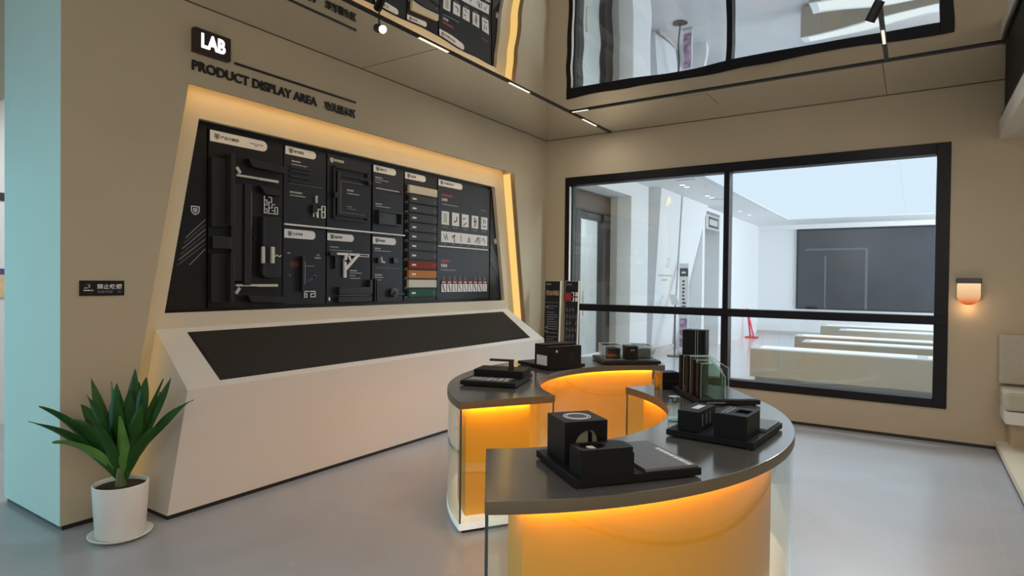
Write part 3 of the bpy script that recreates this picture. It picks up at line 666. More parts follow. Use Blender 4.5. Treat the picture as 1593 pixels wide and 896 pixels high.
# ------------------------------------------------------------------ wall lamp
t = thing('wall_lamp', (4.565, -.03, 1.32), 'glowing amber wall lamp with a black cap right of the window', 'wall lamp')
MB().box(4.470, 4.660, -.075, 0, 1.518, 1.566).build('cap', mat('plum_cap', (.02,.008,.012), .3, noise=.05), t, bevel=.003)
def lamp_mat():
    m = bpy.data.materials.new('amber_lamp_glass'); m.use_nodes = True; nt = m.node_tree; nt.nodes.clear()
    out = nt.nodes.new('ShaderNodeOutputMaterial'); em = nt.nodes.new('ShaderNodeEmission'); tc = nt.nodes.new('ShaderNodeTexCoord')
    sp = nt.nodes.new('ShaderNodeSeparateXYZ'); mr = nt.nodes.new('ShaderNodeMapRange'); r = nt.nodes.new('ShaderNodeValToRGB')
    mr.inputs['From Min'].default_value = 0.0; mr.inputs['From Max'].default_value = .2
    el = r.color_ramp.elements; el[0].color = (.55,.07,.02,1); el[1].color = (1.0,.72,.40,1)
    e1 = el.new(.12); e1.color = (.72,.17,.05,1); e2 = el.new(.35); e2.color = (.82,.42,.20,1); e3 = el.new(.6); e3.color = (.86,.56,.30,1)
    nt.links.new(tc.outputs['Object'], sp.inputs[0]); nt.links.new(sp.outputs['Z'], mr.inputs[0]); nt.links.new(mr.outputs[0], r.inputs[0]); nt.links.new(r.outputs[0], em.inputs[0])
    em.inputs[1].default_value = 1.0; nt.links.new(em.outputs[0], out.inputs[0]); return m
u = [(-.088,.2),(-.088,.085)]+[(-.088*math.cos(a), .085-.085*math.sin(a)) for a in [math.pi*i/18 for i in range(1,18)]]+[(.088,.085),(.088,.2)]
b = MB().poly_prism([(x, -.028, z) for x, z in u], (0,-.035,0))
g = b.build('glass_body', lamp_mat(), None, bevel=.006); g.location = (4.565, 0, 1.318); g.parent = t; g.matrix_parent_inverse = Matrix.Translation(-Vector(t.location))
MB().box(4.48, 4.65, -.026, -.0005, 1.36, 1.52).build('back_plate', 'silver', t)
pl_ = bpy.data.lights.new('lamp_glow', 'POINT'); pl_.energy = .7; pl_.color = (1,.6,.3); pl_.shadow_soft_size = .02
po_ = bpy.data.objects.new('lamp_glow', pl_); COL.objects.link(po_); po_.parent = t; po_.matrix_parent_inverse = Matrix.Translation(-Vector(t.location)); po_.location = (4.565, -.085, 1.295)

# ------------------------------------------------------------------ round counters
TZ = .783
def counter(C, r0, r1, a0, a1, core_r0, core_r1, ca0, ca1, label):
    t = thing('display_counter', (C[0], C[1], 0), label, 'counter', 'curved display counters')
    n = 90
    _b = MB().sector(C, r0, r1, a0, a1, TZ-.046, TZ, n)
    ct = _b.build('countertop', 'top', t, smooth=True, bevel=.003)
    ct.data.materials.append(MT['topedge'])
    for p in ct.data.polygons:
        if abs(p.normal.z) < .3: p.material_index = 1
    MB().sector(C, core_r0, core_r1, ca0, ca1, .062, TZ-.046, n).build('core', 'core', t, smooth=True)
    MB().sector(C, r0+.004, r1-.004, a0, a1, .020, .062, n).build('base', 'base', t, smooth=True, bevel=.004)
    MB().sector(C, r0+.03, r1-.03, a0+.6, a1-.6, 0, .020, n).build('plinth', 'black', t, smooth=True)
    zt = TZ-.0465
    MB().sector(C, r1-.016, r1-.006, a0+.3, a1-.3, .0625, zt, n).build('glass_panel', 'glass', t, smooth=True)
    MB().sector(C, r0+.006, r0+.016, a0+.3, a1-.3, .0625, zt, n).build('glass_panel', 'glass', t, smooth=True)
    for a in (a0, a1):
        s = 1 if a == a0 else -1
        dd = math.degrees(.010/r1)
        MB().sector(C, r0+.020, r1-.020, a+s*.1, a+s*(.1+dd), .0625, zt, 2).build('glass_panel', 'glass', t)
        for r in (r0+.011, r1-.011):
            p = (C[0]+r*math.cos(math.radians(a+s*.25)), C[1]+r*math.sin(math.radians(a+s*.25)))
            MB().tube((*p,.0625), (*p,zt), .0055, n=10).build('glass_corner', 'glassedge', t, smooth=True)
    l = MB(); g_ = .012
    l.sector(C, core_r1+g_, core_r1+g_+.018, ca0, ca1, zt-.006, zt-.001, n)
    l.sector(C, core_r0-g_-.018, core_r0-g_, ca0, ca1, zt-.006, zt-.001, n)
    da = math.degrees(g_/1.3); db = math.degrees(.018/1.3)
    l.sector(C, core_r0, core_r1, ca0-da-db, ca0-da, zt-.006, zt-.001, 2); l.sector(C, core_r0, core_r1, ca1+da, ca1+da+db, zt-.006, zt-.001, 2)
    l.build('amber_light_strip', 'led', t)
    return t
CA, CB = (2.85, -2.89), (2.028, -4.129)
counter(CA, 1.032, 1.660, 118, 236.5, 1.17, 1.585, 122.5, 232.5, 'curved glass sided counter with amber glow, farther one near the wall')
counter(CB, 1.047, 1.668, -54.5, 62, 1.135, 1.565, -49.7, 57.5, 'curved glass sided counter with amber glow, nearer one at the front')

# ------------------------------------------------------------------ samples on the counters
def frame_of(Bp, Cp):
    u = (Vector(Cp)-Vector(Bp)).normalized(); v = Vector((-u.y, u.x)); return Vector(Bp), u, v
def feet(t, o, u, v, L, Wd):
    for a, b_ in ((.025,.025),(L-.025,.025),(.025,Wd-.025),(L-.025,Wd-.025)):
        p = o+u*a+v*b_; MB().tube((p.x,p.y,TZ), (p.x,p.y,TZ+.007), .009, n=12).build('foot', 'black', t)
def plinth(t, o, u, v, L, Wd, h=.034, m='sample'):
    MB().obox(o, u, v, 0, L, 0, Wd, TZ+.007, TZ+h).build('base', m, t, bevel=.0025); feet(t, o, u, v, L, Wd)
TB = TZ+.034

# lever handle sample (far left)
o, u, v = frame_of((1.958,-3.715), (1.816,-3.267))
t = thing('handle_sample', (*(o+u*.235+v*.195), TZ), 'black base with a lever handle on a raised block at the left end', 'product sample', 'product samples on the counters')
plinth(t, o, u, v, .47, .39)
MB().obox(o, u, v, .235, .455, .01, .375, TB, TB+.046).build('raised_block', 'sample', t, bevel=.003)
hb = o+u*.335+v*.125
MB().tube((*hb,TB+.046), (*hb,TB+.052), .026, n=24).build('rosette', 'profile', t, smooth=True)
hs = MB().tube((*hb,TB+.052), (*hb,TB+.108), .018, n=20).build('handle_stem', 'profile2', t, smooth=True)
MB().obox(hb, v, -u, -.020, .16, -.014, .014, TB+.098, TB+.114).build('handle_lever', 'profile2', t, bevel=.003)
pr = MB(); rs = random.Random(3)
MB().obox(o, u, v, .03, .20, .06, .37, TB, TB+.002).build('printed_plate', 'samplegr', t)
for k in range(7):
    a0 = .08+k*.04; pr.obox(o, u, v, .05+rs.random()*.03, .15+rs.random()*.03, a0, a0+.026, TB+.002, TB+.0026)
pr.build('printed_images', mat('sample_print', (.42,.40,.36), .5, noise=.6, nscale=40), t)

# black box with knob
o, u, v = frame_of((1.737,-2.891), (1.884,-2.548))
t = thing('box_sample', (*(o+u*.19+v*.22), TZ), 'long black box with a white label patch and round knob on a low base', 'product sample', 'product samples on the counters')
plinth(t, o, u, v, .375, .44, m='brown')
MB().obox(o, u, v, .004, .335, .004, .20, TB, TB+.155).build('box', 'brown', t, bevel=.003)
MB().obox(o, u, v, .004, .335, .075, .20, TB+.155, TB+.168).build('lid', 'brown', t, bevel=.003)
MB().obox(o, u, v, .0, .0042, .03, .165, TB+.004, TB+.082).build('label_patch', 'print_', t)
kp = o+u*.075
MB().tube((kp.x,kp.y,TB+.118), (kp.x+v.x*-.006,kp.y+v.y*-.006,TB+.118), .010, n=16).build('knob', 'silver', t, smooth=True)
b = MB(); q = o+u*.235+v*.0035
P3 = lambda a, c, d: tuple(Vector((o.x,o.y,0))+Vector((u.x,u.y,0))*a-Vector((v.x,v.y,0))*d+Vector((0,0,c)))
b.stroke([(.215,TB+.06),(.235,TB+.10),(.255,TB+.06)], .006, P3, -.004, -.0032); b.stroke([(.222,TB+.05),(.248,TB+.05)], .006, P3, -.004, -.0032)
b.build('emblem', 'printdk', t)

# clear acrylic sample with small cube
o, u, v = frame_of((1.936,-2.306), (2.334,-1.995))
t = thing('acrylic_sample', (*(o+u*.25+v*.22), TZ), 'clear acrylic boxes and a small dark cube on the base nearest the window frame', 'product sample', 'product samples on the counters')
plinth(t, o, u, v, .505, .44, m='brown')
MB().obox(o, u, v, .03, .475, .05, .42, TB, TB+.003).build('plate', 'samplegr', t)
for (a0, a1, m1) in ((.05,.205,'brown'), (.325,.48,'samplegr')):
    cs = MB().obox(o, u, v, a0, a1, .15, .40, TB+.003, TB+.115).build('acrylic_box', 'glass', t)
    MB().obox(o, u, v, a0+.03, a1-.012, .17, .37, TB+.006, TB+.09).build('section_sample', m1, cs, bevel=.004)
    e1 = MB()
    for aa in (a0, a1):
        for bb in (.15, .40):
            p = o+u*aa+v*bb; e1.tube((p.x,p.y,TB+.003), (p.x,p.y,TB+.115), .002, n=6)
    for bb in (.15, .40):
        p, q = o+u*a0+v*bb, o+u*a1+v*bb; e1.tube((p.x,p.y,TB+.115), (q.x,q.y,TB+.115), .002, n=6)
    e1.build('box_edges', 'print_', cs)
MB().obox(o, u, v, .215, .32, .06, .20, TB+.003, TB+.122).build('cube', 'brown', t, bevel=.003)
P4 = lambda a, c, d: tuple(Vector((o.x,o.y,0))+Vector((u.x,u.y,0))*a-Vector((v.x,v.y,0))*d+Vector((0,0,c)))
b = MB(); b.stroke([(.257,TB+.085),(.267,TB+.089)], .005, P4, -.06, -.0592); b.stroke([(.276,TB+.085),(.286,TB+.089)], .005, P4, -.06, -.0592); b.build('cube_mark', 'print_', t)

# tall black profile block on the tip of the near counter
t = thing('profile_sample', (2.87,-2.80,TZ), 'tall black rounded column standing behind the glass pane sample', 'product sample', 'product samples on the counters')
b = MB(); n = 10
pts = [(2.795,-2.86),(2.90,-2.86)]+[(2.90+.045*math.sin(a), -2.815-.045*math.cos(a)) for a in [math.pi/2*i/n for i in range(1,n+1)]]+[(2.945,-2.74),(2.795,-2.74)]
b.poly_prism([(x,y,TZ) for x,y in pts], (0,0,.385)); b.build('column', 'sample', t, smooth=True, sharp=30)
b = MB()
for x in (2.885, 2.90): b.box(x, x+.004, -2.8625, -2.8598, TZ+.01, TZ+.38)
b.build('groove_lines', 'printdim', t)

# dark block with amber face
t = thing('block_sample', (2.79,-3.09,TZ), 'small dark block with an amber lit edge at the tip of the near counter', 'product sample', 'product samples on the counters')
oo = Vector((2.752,-3.165)); uu = Vector((.70,.714)); vv = Vector((-.714,.70))
MB().obox(oo, uu, vv, .012, .13, 0, .10, TZ, TZ+.115).build('block', 'sample', t, bevel=.003)
MB().obox(oo, uu, vv, 0, .012, .0, .10, TZ, TZ+.115).build('amber_edge', mat('amber_acrylic', (.45,.20,.03), .2, noise=.4, nscale=40), t, bevel=.002)
MB().obox(oo, uu, vv, .012, .13, -.002, 0, TZ+.058, TZ+.062).build('joint', 'profile', t)

# glass pane sample
o, u, v = frame_of((3.111,-3.539), (3.408,-3.318))
t = thing('glass_sample', (*(o+u*.18+v*.24), TZ), 'dark base holding upright glass panes with cut corners and black edge posts', 'product sample', 'product samples on the counters')
plinth(t, o, u, v, .37, .486, m='brown')
MB().obox(o, u, v, .10, .355, .02, .47, TB, TB+.003).build('plate', mat('glossy_grey_plate', (.06,.06,.065), .18, spec=.9, noise=.05), t)
pane_m = ['glassg', 'glass', 'glass', 'glass']
for k, (v0, L, hh, u0) in enumerate(((.055,.150,.205,.03),(.135,.170,.215,.03),(.235,.205,.225,.03),(.36,.30,.215,.03))):
    P5 = lambda a, c: (o.x+u.x*a+v.x*v0, o.y+u.y*a+v.y*v0, TB+c)
    prof = [(u0,.003),(u0+L,.003),(u0+L,hh*.62),(u0+L*.55,hh),(u0,hh)]
    pn = MB().poly_prism([P5(a, c) for a, c in prof], (v.x*.006, v.y*.006, 0)).build('glass_pane', pane_m[k], t)
    e2 = MB()
    for (a, c), (a2, c2) in zip(prof[1:], prof[2:]): e2.tube(P5(a, c), P5(a2, c2), .0022, n=6)
    e2.build('pane_edge', 'glassrim', pn)
    MB().obox(o, u, v, u0-.018, u0, v0-.012, v0+.026, TB, TB+hh+.004).build('edge_post', 'sample', t, bevel=.002)
    MB().obox(o, u, v, u0-.0015, u0, v0-.0145, v0-.0118, TB, TB+hh).build('post_edge', 'silver', t)
b = MB().obox(o, u, v, .05, .16, -.0008, 0, TZ+.015, TZ+.021).build('name_plate', 'printdim', t)

# small glass tumbler
t = thing('glass_jar', (3.112,-3.985,TZ), 'small clear glass jar at the inner edge of the near counter', 'jar')
MB().lathe([(.028,.004),(.031,.012),(.031,.10),(.028,.112),(.026,.112),(.027,.10),(.027,.014),(.001,.012)], (3.115,-3.98,TZ), 28).build('jar_body', 'glass', t, smooth=True)
MB().lathe([(.001,.0),(.028,.0),(.031,.006),(.028,.009),(.001,.009)], (3.115,-3.98,TZ), 28).build('jar_foot', 'glassrim', t, smooth=True)
MB().lathe([(.0265,.094),(.0325,.096),(.0325,.118),(.029,.124),(.001,.124)], (3.115,-3.98,TZ), 28).build('jar_lid', glass_mat('lid_glass', (.6,.62,.62), .9), t, smooth=True)

# pair of black cubes
o, u, v = frame_of((3.193,-4.325), (3.585,-4.352))
t = thing('corner_sample', (*(o+u*.19+v*.24), TZ), 'low black base with two black cubes, one hollow on top, right side of near counter', 'product sample', 'product samples on the counters')
plinth(t, o, u, v, .392, .49)
MB().obox(o, u, v, .045, .145, .025, .25, TB, TB+.092).build('cube', 'sample', t, bevel=.003)
b = MB().obox(o, u, v, .08, .115, .10, .20, TB+.092, TB+.0925).build('cube_print', 'print_', t)
b = MB()
for k in range(3): b.obox(o, u, v, .145, .1455, .07+k*.05, .078+k*.05, TB+.02, TB+.075)
b.build('cube_slots', 'printdim', t)
b = MB()
a0, a1, b0, b1 = .215, .36, .02, .215; h0, h1 = TB, TB+.103
b.obox(o, u, v, a0, a1, b0, b1, h0, h1-.045)
b.obox(o, u, v, a0, a1, b0, .085, h1-.045, h1); b.obox(o, u, v, a0, a1, .165, b1, h1-.045, h1)
b.obox(o, u, v, a0, .285, .085, .165, h1-.045, h1); b.obox(o, u, v, .345, a1, .085, .165, h1-.045, h1)
b.build('hollow_cube', 'sample', t)
b = MB()
for k in range(2): b.obox(o, u, v, .235+k*.018, .245+k*.018, .05, .19, h1, h1+.0006)
b.build('cube_print', 'printdim', t)
MB().obox(o, u, v, .30, .385, .235, .455, TB, TB+.014).build('plate', 'samplegr', t, bevel=.003)
b = MB(); b.obox(o, u, v, .16, .27, .27, .30, TB, TB+.001); b.obox(o, u, v, .16, .27, .33, .345, TB, TB+.001); b.build('base_print', 'printdim', t)

# big cube with cutaway arch
o, u, v = frame_of((3.190,-5.222), (3.502,-4.828))
t = thing('cutaway_sample', (*(o+u*.25+v*.19), TZ), 'largest black sample, big ringed cube with an arch cutout, at the front end', 'product sample', 'product samples on the counters')
plinth(t, o, u, v, .505, .39)
a0, a1, b0, b1 = .03, .205, .17, .345; hz = .158
cube = MB()
mid = (a0+a1)/2; ar = .058; N = 16
arch = [(mid+.012-ar, 0)]+[(mid+.012-ar*math.cos(math.pi*i/N), .065+ar*math.sin(math.pi*i/N)) for i in range(N+1)]+[(mid+.012+ar, 0)]
PF = lambda a, c, bb: (o.x+u.x*a+v.x*bb, o.y+u.y*a+v.y*bb, TB+c)
outl = [(a0,0)]+arch+[(a1,0),(a1,hz),(a0,hz)]
cube.poly_prism([PF(a,c,b0) for a,c in outl], (v.x*.10, v.y*.10, 0))
cube.obox(o, u, v, a0, a1, b0+.10, b1, TB, TB+hz)
cube.build('cube', 'sample', t)
aw = MB(); aw.poly_prism([PF(a,c,b0+.05) for a,c in [(mid+.012-ar*.98,.0)]+[(mid+.012-ar*.98*math.cos(math.pi*i/N), .065+ar*.98*math.sin(math.pi*i/N)) for i in range(N+1)]+[(mid+.012+ar*.98,0)]], (v.x*.049, v.y*.049, 0))
aw.build('arch_core', mat('putty_core', (.36,.32,.24), .5, noise=.05), t)
rb = MB(); rb.poly_prism([PF(a,c,b0+.046) for a,c in [(mid+.03,.0),(mid+.046,.0),(mid+.046,.10),(mid+.03,.112)]], (v.x*.004, v.y*.004, 0)); rb.build('arch_rib', 'sample', t)
rc = o+u*((a0+a1)/2)+v*((b0+b1)/2)
for r_ in (.054, .044):
    rg = MB(); rg.lathe([(r_-.0045,0),(r_,0),(r_,.0012),(r_-.0045,.0012),(r_-.0045,0)], (rc.x,rc.y,TB+hz), 48); rg.build('ring', 'print_', t)
MB().tube((rc.x,rc.y,TB+hz), (rc.x,rc.y,TB+hz+.0006), .038, n=40).build('ring_centre', 'profile2', t)
b = MB(); c0, c1, d0, d1 = .02, .225, .002, .105; hh = .098
cc = (.085, .058); rr = .036
b.obox(o, u, v, c0, c1, d0, d1, TB, TB+hh-.02)
Nn = 32
ring_o = []; ring_i = []
for i in range(Nn):
    a = 2*math.pi*i/Nn; ca, sa = math.cos(a), math.sin(a)
    k = min((c1-cc[0])/ca if ca > 1e-6 else ((c0-cc[0])/ca if ca < -1e-6 else 9), (d1-cc[1])/sa if sa > 1e-6 else ((d0-cc[1])/sa if sa < -1e-6 else 9))
    ring_o.append((cc[0]+ca*k, cc[1]+sa*k)); ring_i.append((cc[0]+ca*rr*1.35, cc[1]+sa*rr))
W3 = lambda a, bb, z: b.bm.verts.new((o.x+u.x*a+v.x*bb, o.y+u.y*a+v.y*bb, z))
zt_, zb_ = TB+hh, TB+hh-.02
ot = [W3(*p, zt_) for p in ring_o]; it = [W3(*p, zt_) for p in ring_i]; ob_ = [W3(*p, zb_) for p in ring_o]; ib = [W3(*p, zb_) for p in ring_i]
for i in range(Nn):
    k = (i+1) % Nn
    b.bm.faces.new((ot[i],ot[k],it[k],it[i])); b.bm.faces.new((it[i],it[k],ib[k],ib[i])); b.bm.faces.new((ot[i],ob_[i],ob_[k],ot[k]))
b.build('hollow_block', 'sample', t)
tip = MB(); tip.obox(o, u, v, .07, .095, .035, .075, TB+hh-.02, TB+hh-.004); tip.build('inner_part', 'silver', t, bevel=.003)
pl = MB().obox(o, u, v, .275, .49, .008, .36, TB, TB+.012).build('text_plate', 'samplegr', t, bevel=.002)
b = MB()
for k in range(2): b.obox(o, u, v, .30+k*.035, .32+k*.035, .275, .345, TB+.012, TB+.0126)
b.obox(o, u, v, .30, .345, .22, .265, TB+.012, TB+.0126)
rs = random.Random(5); bb = .245
while bb > .03:
    wd = rs.uniform(.012,.03); b.obox(o, u, v, .455, .475, bb-wd, bb, TB+.012, TB+.0126); bb -= wd+.006
b.build('heading_print', 'print_', pl)
b = MB()
for k in range(6): b.obox(o, u, v, .30+k*.022, .307+k*.022, .03+.02*(k % 3), .20-.02*(k % 2), TB+.012, TB+.0126)
b.build('caption', 'printdim', pl)

# ------------------------------------------------------------------ plant
PC = Vector((.350,-5.400,0))
t = MB().lathe([(.001,.0),(.10,.0),(.13,.006),(.158,.020),(.163,.028),(.158,.030),(.145,.022),(.12,.014),(.001,.014)], PC, 48).build('plant_saucer', 'pot', smooth=True)
tag(t, 'white round saucer under the plant pot', 'saucer')
t = thing('potted_plant', (PC.x,PC.y,.0145), 'green leafy potted plant in a white cylinder pot beside the console', 'potted plant')
MB().lathe([(.001,.0145),(.118,.0145),(.125,.022),(.141,.300),(.142,.309),(.137,.313),(.130,.309),(.127,.26),(.001,.26)], PC, 56).build('pot', 'pot', t, smooth=True)
MB().lathe([(.001,.294),(.129,.290)], PC, 32).build('soil', 'soil', t)
MB().tube(PC+Vector((0,0,.26)), PC+Vector((.003,0,.40)), .032, .020, n=14).build('stem', 'stem', t, smooth=True)
LR = Vector((.834,.551,0)); LF = Vector((-.551,.834,0))
def leaf(lat, dep, z, wd, bow, m, z0=.43, seed=0, twist=0.0):
    p0 = PC+Vector((0,0,z0))+LR*(.02*math.copysign(1, lat)); p2 = PC+LR*lat+LF*dep+Vector((0,0,z))
    d = p2-p0; mid = p0+d*.5+Vector((0,0,bow)); 
    n = 18; b = MB(); rows = []; flip = None; az = (LR*lat+LF*dep).normalized()
    for i in range(n+1):
        s = i/n
        p = (1-s)**2*p0+2*s*(1-s)*mid+s*s*p2
        tg = (2*(1-s)*(mid-p0)+2*s*(p2-mid)).normalized()
        s2 = tg.cross(LF); s1 = Vector((0,0,1)).cross(az)
        if flip is None: flip = 1 if s1.dot(s2) >= 0 else -1
        side = (s2.normalized()*.85+s1*(.5*flip)).normalized()
        side = (Matrix.Rotation(twist*(s-.2), 3, tg) @ side).normalized()
        up = side.cross(tg).normalized()
        w_ = wd*(.42+.58*math.sin(math.pi/2*min(1, s/.45))) if s < .45 else wd*max(.02, 1-((s-.45)/.55)**2.1)
        wav = .006*math.sin(9*s+seed)
        rows.append([b.bm.verts.new(p+side*w_+up*(w_*.35+wav)), b.bm.verts.new(p+side*w_*.5+up*w_*.10), b.bm.verts.new(p), b.bm.verts.new(p-side*w_*.5+up*w_*.10), b.bm.verts.new(p-side*w_+up*(w_*.35-wav))])
    for i in range(n):
        for k in range(4): b.bm.faces.new((rows[i][k], rows[i][k+1], rows[i+1][k+1], rows[i+1][k]))
    b.build('leaf', m, t, smooth=True, sharp=80)
LV = [(-.425,-.14,.70,.038,.10,'leaf'),(-.405,-.09,.775,.030,.12,'leaf'),(-.29,-.14,.585,.036,.10,'leafl'),(-.215,.06,.915,.026,.04,'leaf'),
      (-.130,-.10,.845,.044,.03,'leaf'),(-.090,.10,.875,.036,.03,'leaf'),(-.024,-.05,.91,.042,.02,'leaf'),(.032,.08,.965,.042,.02,'leaf'),
      (.075,-.13,.735,.026,.05,'leafl'),(.115,.05,.92,.042,.03,'leaf'),(.245,.08,.92,.036,.05,'leaf'),(.255,-.02,.925,.014,.02,'leaf'),
      (.40,.03,.795,.026,.13,'leaf'),(.272,-.08,.675,.026,.04,'leaf'),(.18,-.10,.80,.032,.06,'leaf'),(-.21,-.09,.70,.036,.10,'leaf'),
      (-.05,-.16,.70,.040,.06,'leaf'),(.02,.14,.88,.040,.03,'leaf'),(.15,.13,.82,.036,.05,'leaf'),(-.26,.04,.76,.032,.10,'leaf'),(.06,-.02,.86,.040,.03,'leaf')]
for i, (a, d, z, w_, bo, m) in enumerate(LV): leaf(a, d, z-.01, w_*1.3, bo, m, .325+.009*(i % 7), i, (.5 if i % 2 else -.4))

# ------------------------------------------------------------------ info boards in the corner
def info_board(x0, x1, y, lean, label, kind):
    t = thing('info_board', ((x0+x1)/2, y, 0), label, 'info board', 'tall narrow info boards in the corner')
    pl = lambda a, c, d: (a-(1.5-c)*.02, y-d, c)
    b = MB(); b.hexa([pl(x0,.03,-.03),pl(x1,.03,-.03),pl(x1,.03,0),pl(x0,.03,0),pl(x0,1.5,-.03),pl(x1,1.5,-.03),pl(x1,1.5,0),pl(x0,1.5,0)]); b.build('board', 'fascia', t)
    b = MB(); b.hexa([pl(x0+.006,.04,0),pl(x1-.006,.04,0),pl(x1-.006,.04,.003),pl(x0+.006,.04,.003),pl(x0+.006,1.494,0),pl(x1-.006,1.494,0),pl(x1-.006,1.494,.003),pl(x0+.006,1.494,.003)])
    b.build('face', 'board', t)
    b = MB(); xm = (x0+x1)/2; b.box(xm-.10, xm+.07, y-.12, y+.10, 0, .03); b.build('foot', 'black', t)
    rs = random.Random(9); c = MB()
    c.stroke([(x0+.03,1.455),(x0+.085,1.455)], .016, pl, .003, .0036)
    if kind == 0:
        zz = 1.18
        while zz > .12:
            ln = x1-.03 if rs.random() > .2 else x1-.08
            c.stroke([(x0+.045,zz),(ln,zz)], .008, pl, .003, .0036)
            if rs.random() > .75: c.stroke([(x0+.02,zz+.016),(x0+.06,zz+.016)], .012, pl, .003, .0036); zz -= .02
            zz -= .030
        c.build('caption', 'printdim', t)
        q = MB(); q.stroke([(x0+.045,1.345),(x1-.035,1.345)], .06, pl, .003, .0036); q.build('picture', mat('orange_picture', (.30,.17,.10), .5, noise=.6, nscale=30), t)
        q = MB(); q.stroke([(x0+.02,1.223),(x1-.02,1.223)], .005, pl, .003, .0036); q.build('rule', 'printdim', t)
    else:
        for r_ in range(13):
            for k in range(4):
                if rs.random() < .75:
                    xx = x0+.028+k*.042; zz = 1.14-r_*.083
                    c.stroke([(xx,zz),(xx+.03,zz+rs.uniform(-.02,.02))], .006, pl, .003, .0036); c.stroke([(xx+.008,zz-.025),(xx+.012,zz+.03)], .006, pl, .003, .0036)
        c.build('drawings', 'printdim', t)
        q = MB(); q.stroke([(x0+.03,1.30),(x0+.085,1.30)], .10, pl, .003, .0036); q.build('red_picture', 'red', t)
        q = MB()
        for xx in (x0+.105, x0+.145):
            for zz in (1.335, 1.27): q.stroke([(xx,zz),(xx+.025,zz)], .05, pl, .003, .0036)
        q.build('white_pictures', 'print_', t)
info_board(.205, .431, -.35, 0, 'tall dark info board of text lines, left of the two in the corner', 0)
info_board(.500, .686, -.35, 0, 'tall dark info board with a red picture, right of the two in the corner', 1)

# ------------------------------------------------------------------ seating alcove on the right
t = thing('alcove_bench', (5.8,-.25,.085), 'beige built in bench with cushioned seat in the right alcove', 'bench')
MB().box(4.793, 6.9, -.085, -.003, .62, 1.06).build('backrest', 'cushion', t, bevel=.012)
MB().box(4.80, 6.9, -.45, -.003, .435, .60).build('seat_cushion', 'cushion', t, bevel=.03)
MB().box(4.81, 6.9, -.46, -.003, .325, .430).build('seat_board', 'white', t, bevel=.004)
MB().box(4.87, 6.9, -.20, -.003, .085, .325).build('pedestal', 'wall', t)

# ------------------------------------------------------------------ hall beyond the window
HZ = 3.2; YF = 12.3
struct(MB().box(-6, 9.0, .201, 14, -.12, 0).build('floor_hall', 'hallfl'))
struct(MB().box(-1.5, 9.0, YF, YF+.2, 0, HZ+.4).build('wall_hall_far', 'hallw'))
c = MB(); c.box(-6, 1.30, .2, YF, HZ, HZ+.05); c.box(1.30, 9.0, 10.6, YF, HZ, HZ+.05); c.box(1.30, 9, .2, .5, HZ, HZ+.05)
struct(c.build('ceiling_hall', 'hallw'))
b = MB(); b.box(.13, 9, YF-.06, YF-.001, HZ-.13, HZ); struct(b.build('trim_10', 'hallw'))
tag(MB().box(1.30, 9.0, .5, 10.6, HZ+.02, HZ+.04).build('ceiling_light_panel', 'sky'), 'huge glowing white light panel in the hall ceiling seen through the window', 'light panel')
# side wall: doorway, slanted pylons, lit niche, far stretch
w = MB(); w.box(-.9, .13, 2.63, 3.42, 0, HZ); w.box(-.9, .13, .2, 2.63, 2.945, HZ); w.box(-1.1, -.75, 3.42, 6.9, 0, HZ)
w.box(-.9, .20, 6.55, 6.72, 0, HZ); w.box(-.9, .20, 7.95, YF, 0, HZ); w.box(-.9, .20, 6.72, 7.95, 3.12, HZ); w.box(-.9, -.35, 6.72, 7.95, 0, 3.12)
struct(w.build('wall_hall_side', 'hallw'))
struct(MB().box(-.335, -.12, 2.622, 2.629, 0, 2.944).build('trim_11', 'hallg'))
struct(MB().box(-.34, -.30, 6.73, 7.94, 0, 3.12).build('trim_12', 'hallg'))
def pylon(q, label):
    TL, TR, BR, BL = [Vector(p) for p in q]; off = Vector((-.42,0,0))
    b = MB(); b.hexa([BL, BR, BR+Vector((-.25,0,0)), BL+Vector((-.25,0,0)), TL, TR, TR+off, TL+off])
    return tag(b.build('slanted_pylon', 'hallw'), label, 'pylon', 'slanted white wall pylons in the hall')
pylon([(.31,3.58,HZ-.002),(.31,4.70,HZ-.002),(-.394,6.36,0),(-.394,5.03,0)], 'leaning white wall pylon with a small lit sign, left of the two in the hall')
pylon([(.31,4.80,HZ-.002),(.31,6.54,HZ-.002),(-.394,6.54,0),(-.394,6.47,0)], 'leaning white wall pylon behind the roll up banner, right of the two in the hall')
b = MB(); b.hexa([(-.30,5.0,0),(-.38,6.38,0),(-.34,6.38,.12),(-.26,5.0,.12),(-.33,5.0,.0),(-.41,6.38,0),(-.37,6.38,.12),(-.29,5.0,.12)])
struct(b.build('baseboard_hall', 'white'))
tag(MB().hexa([(.295,3.93,2.92),(.29,4.05,2.92),(.26,4.05,2.92),(.265,3.93,2.92),(.325,3.93,3.08),(.32,4.05,3.08),(.29,4.05,3.08),(.295,3.93,3.08)]).build('lit_sign', 'exitsign'), 'small glowing plate near the top of the left pylon', 'sign')
PYL = lambda a, c, d: (.31-.22*(HZ-c)+d, a, c)
t = thing('wall_text', (.05,4.85,1.8), 'small grey icon and two lines of lettering on the left pylon', 'lettering')
b = MB(); b.stroke([(4.74,1.80),(4.88,1.80),(4.88,1.96),(4.74,1.96)], .016, PYL, .002, .004, True); b.build('icon', 'hallg', t)
b = MB(); b.stroke([(4.42,1.63),(5.20,1.63)], .035, PYL, .002, .004); b.stroke([(4.66,1.54),(4.98,1.54)], .04, PYL, .002, .004); b.build('text_lines', 'hallg', t)
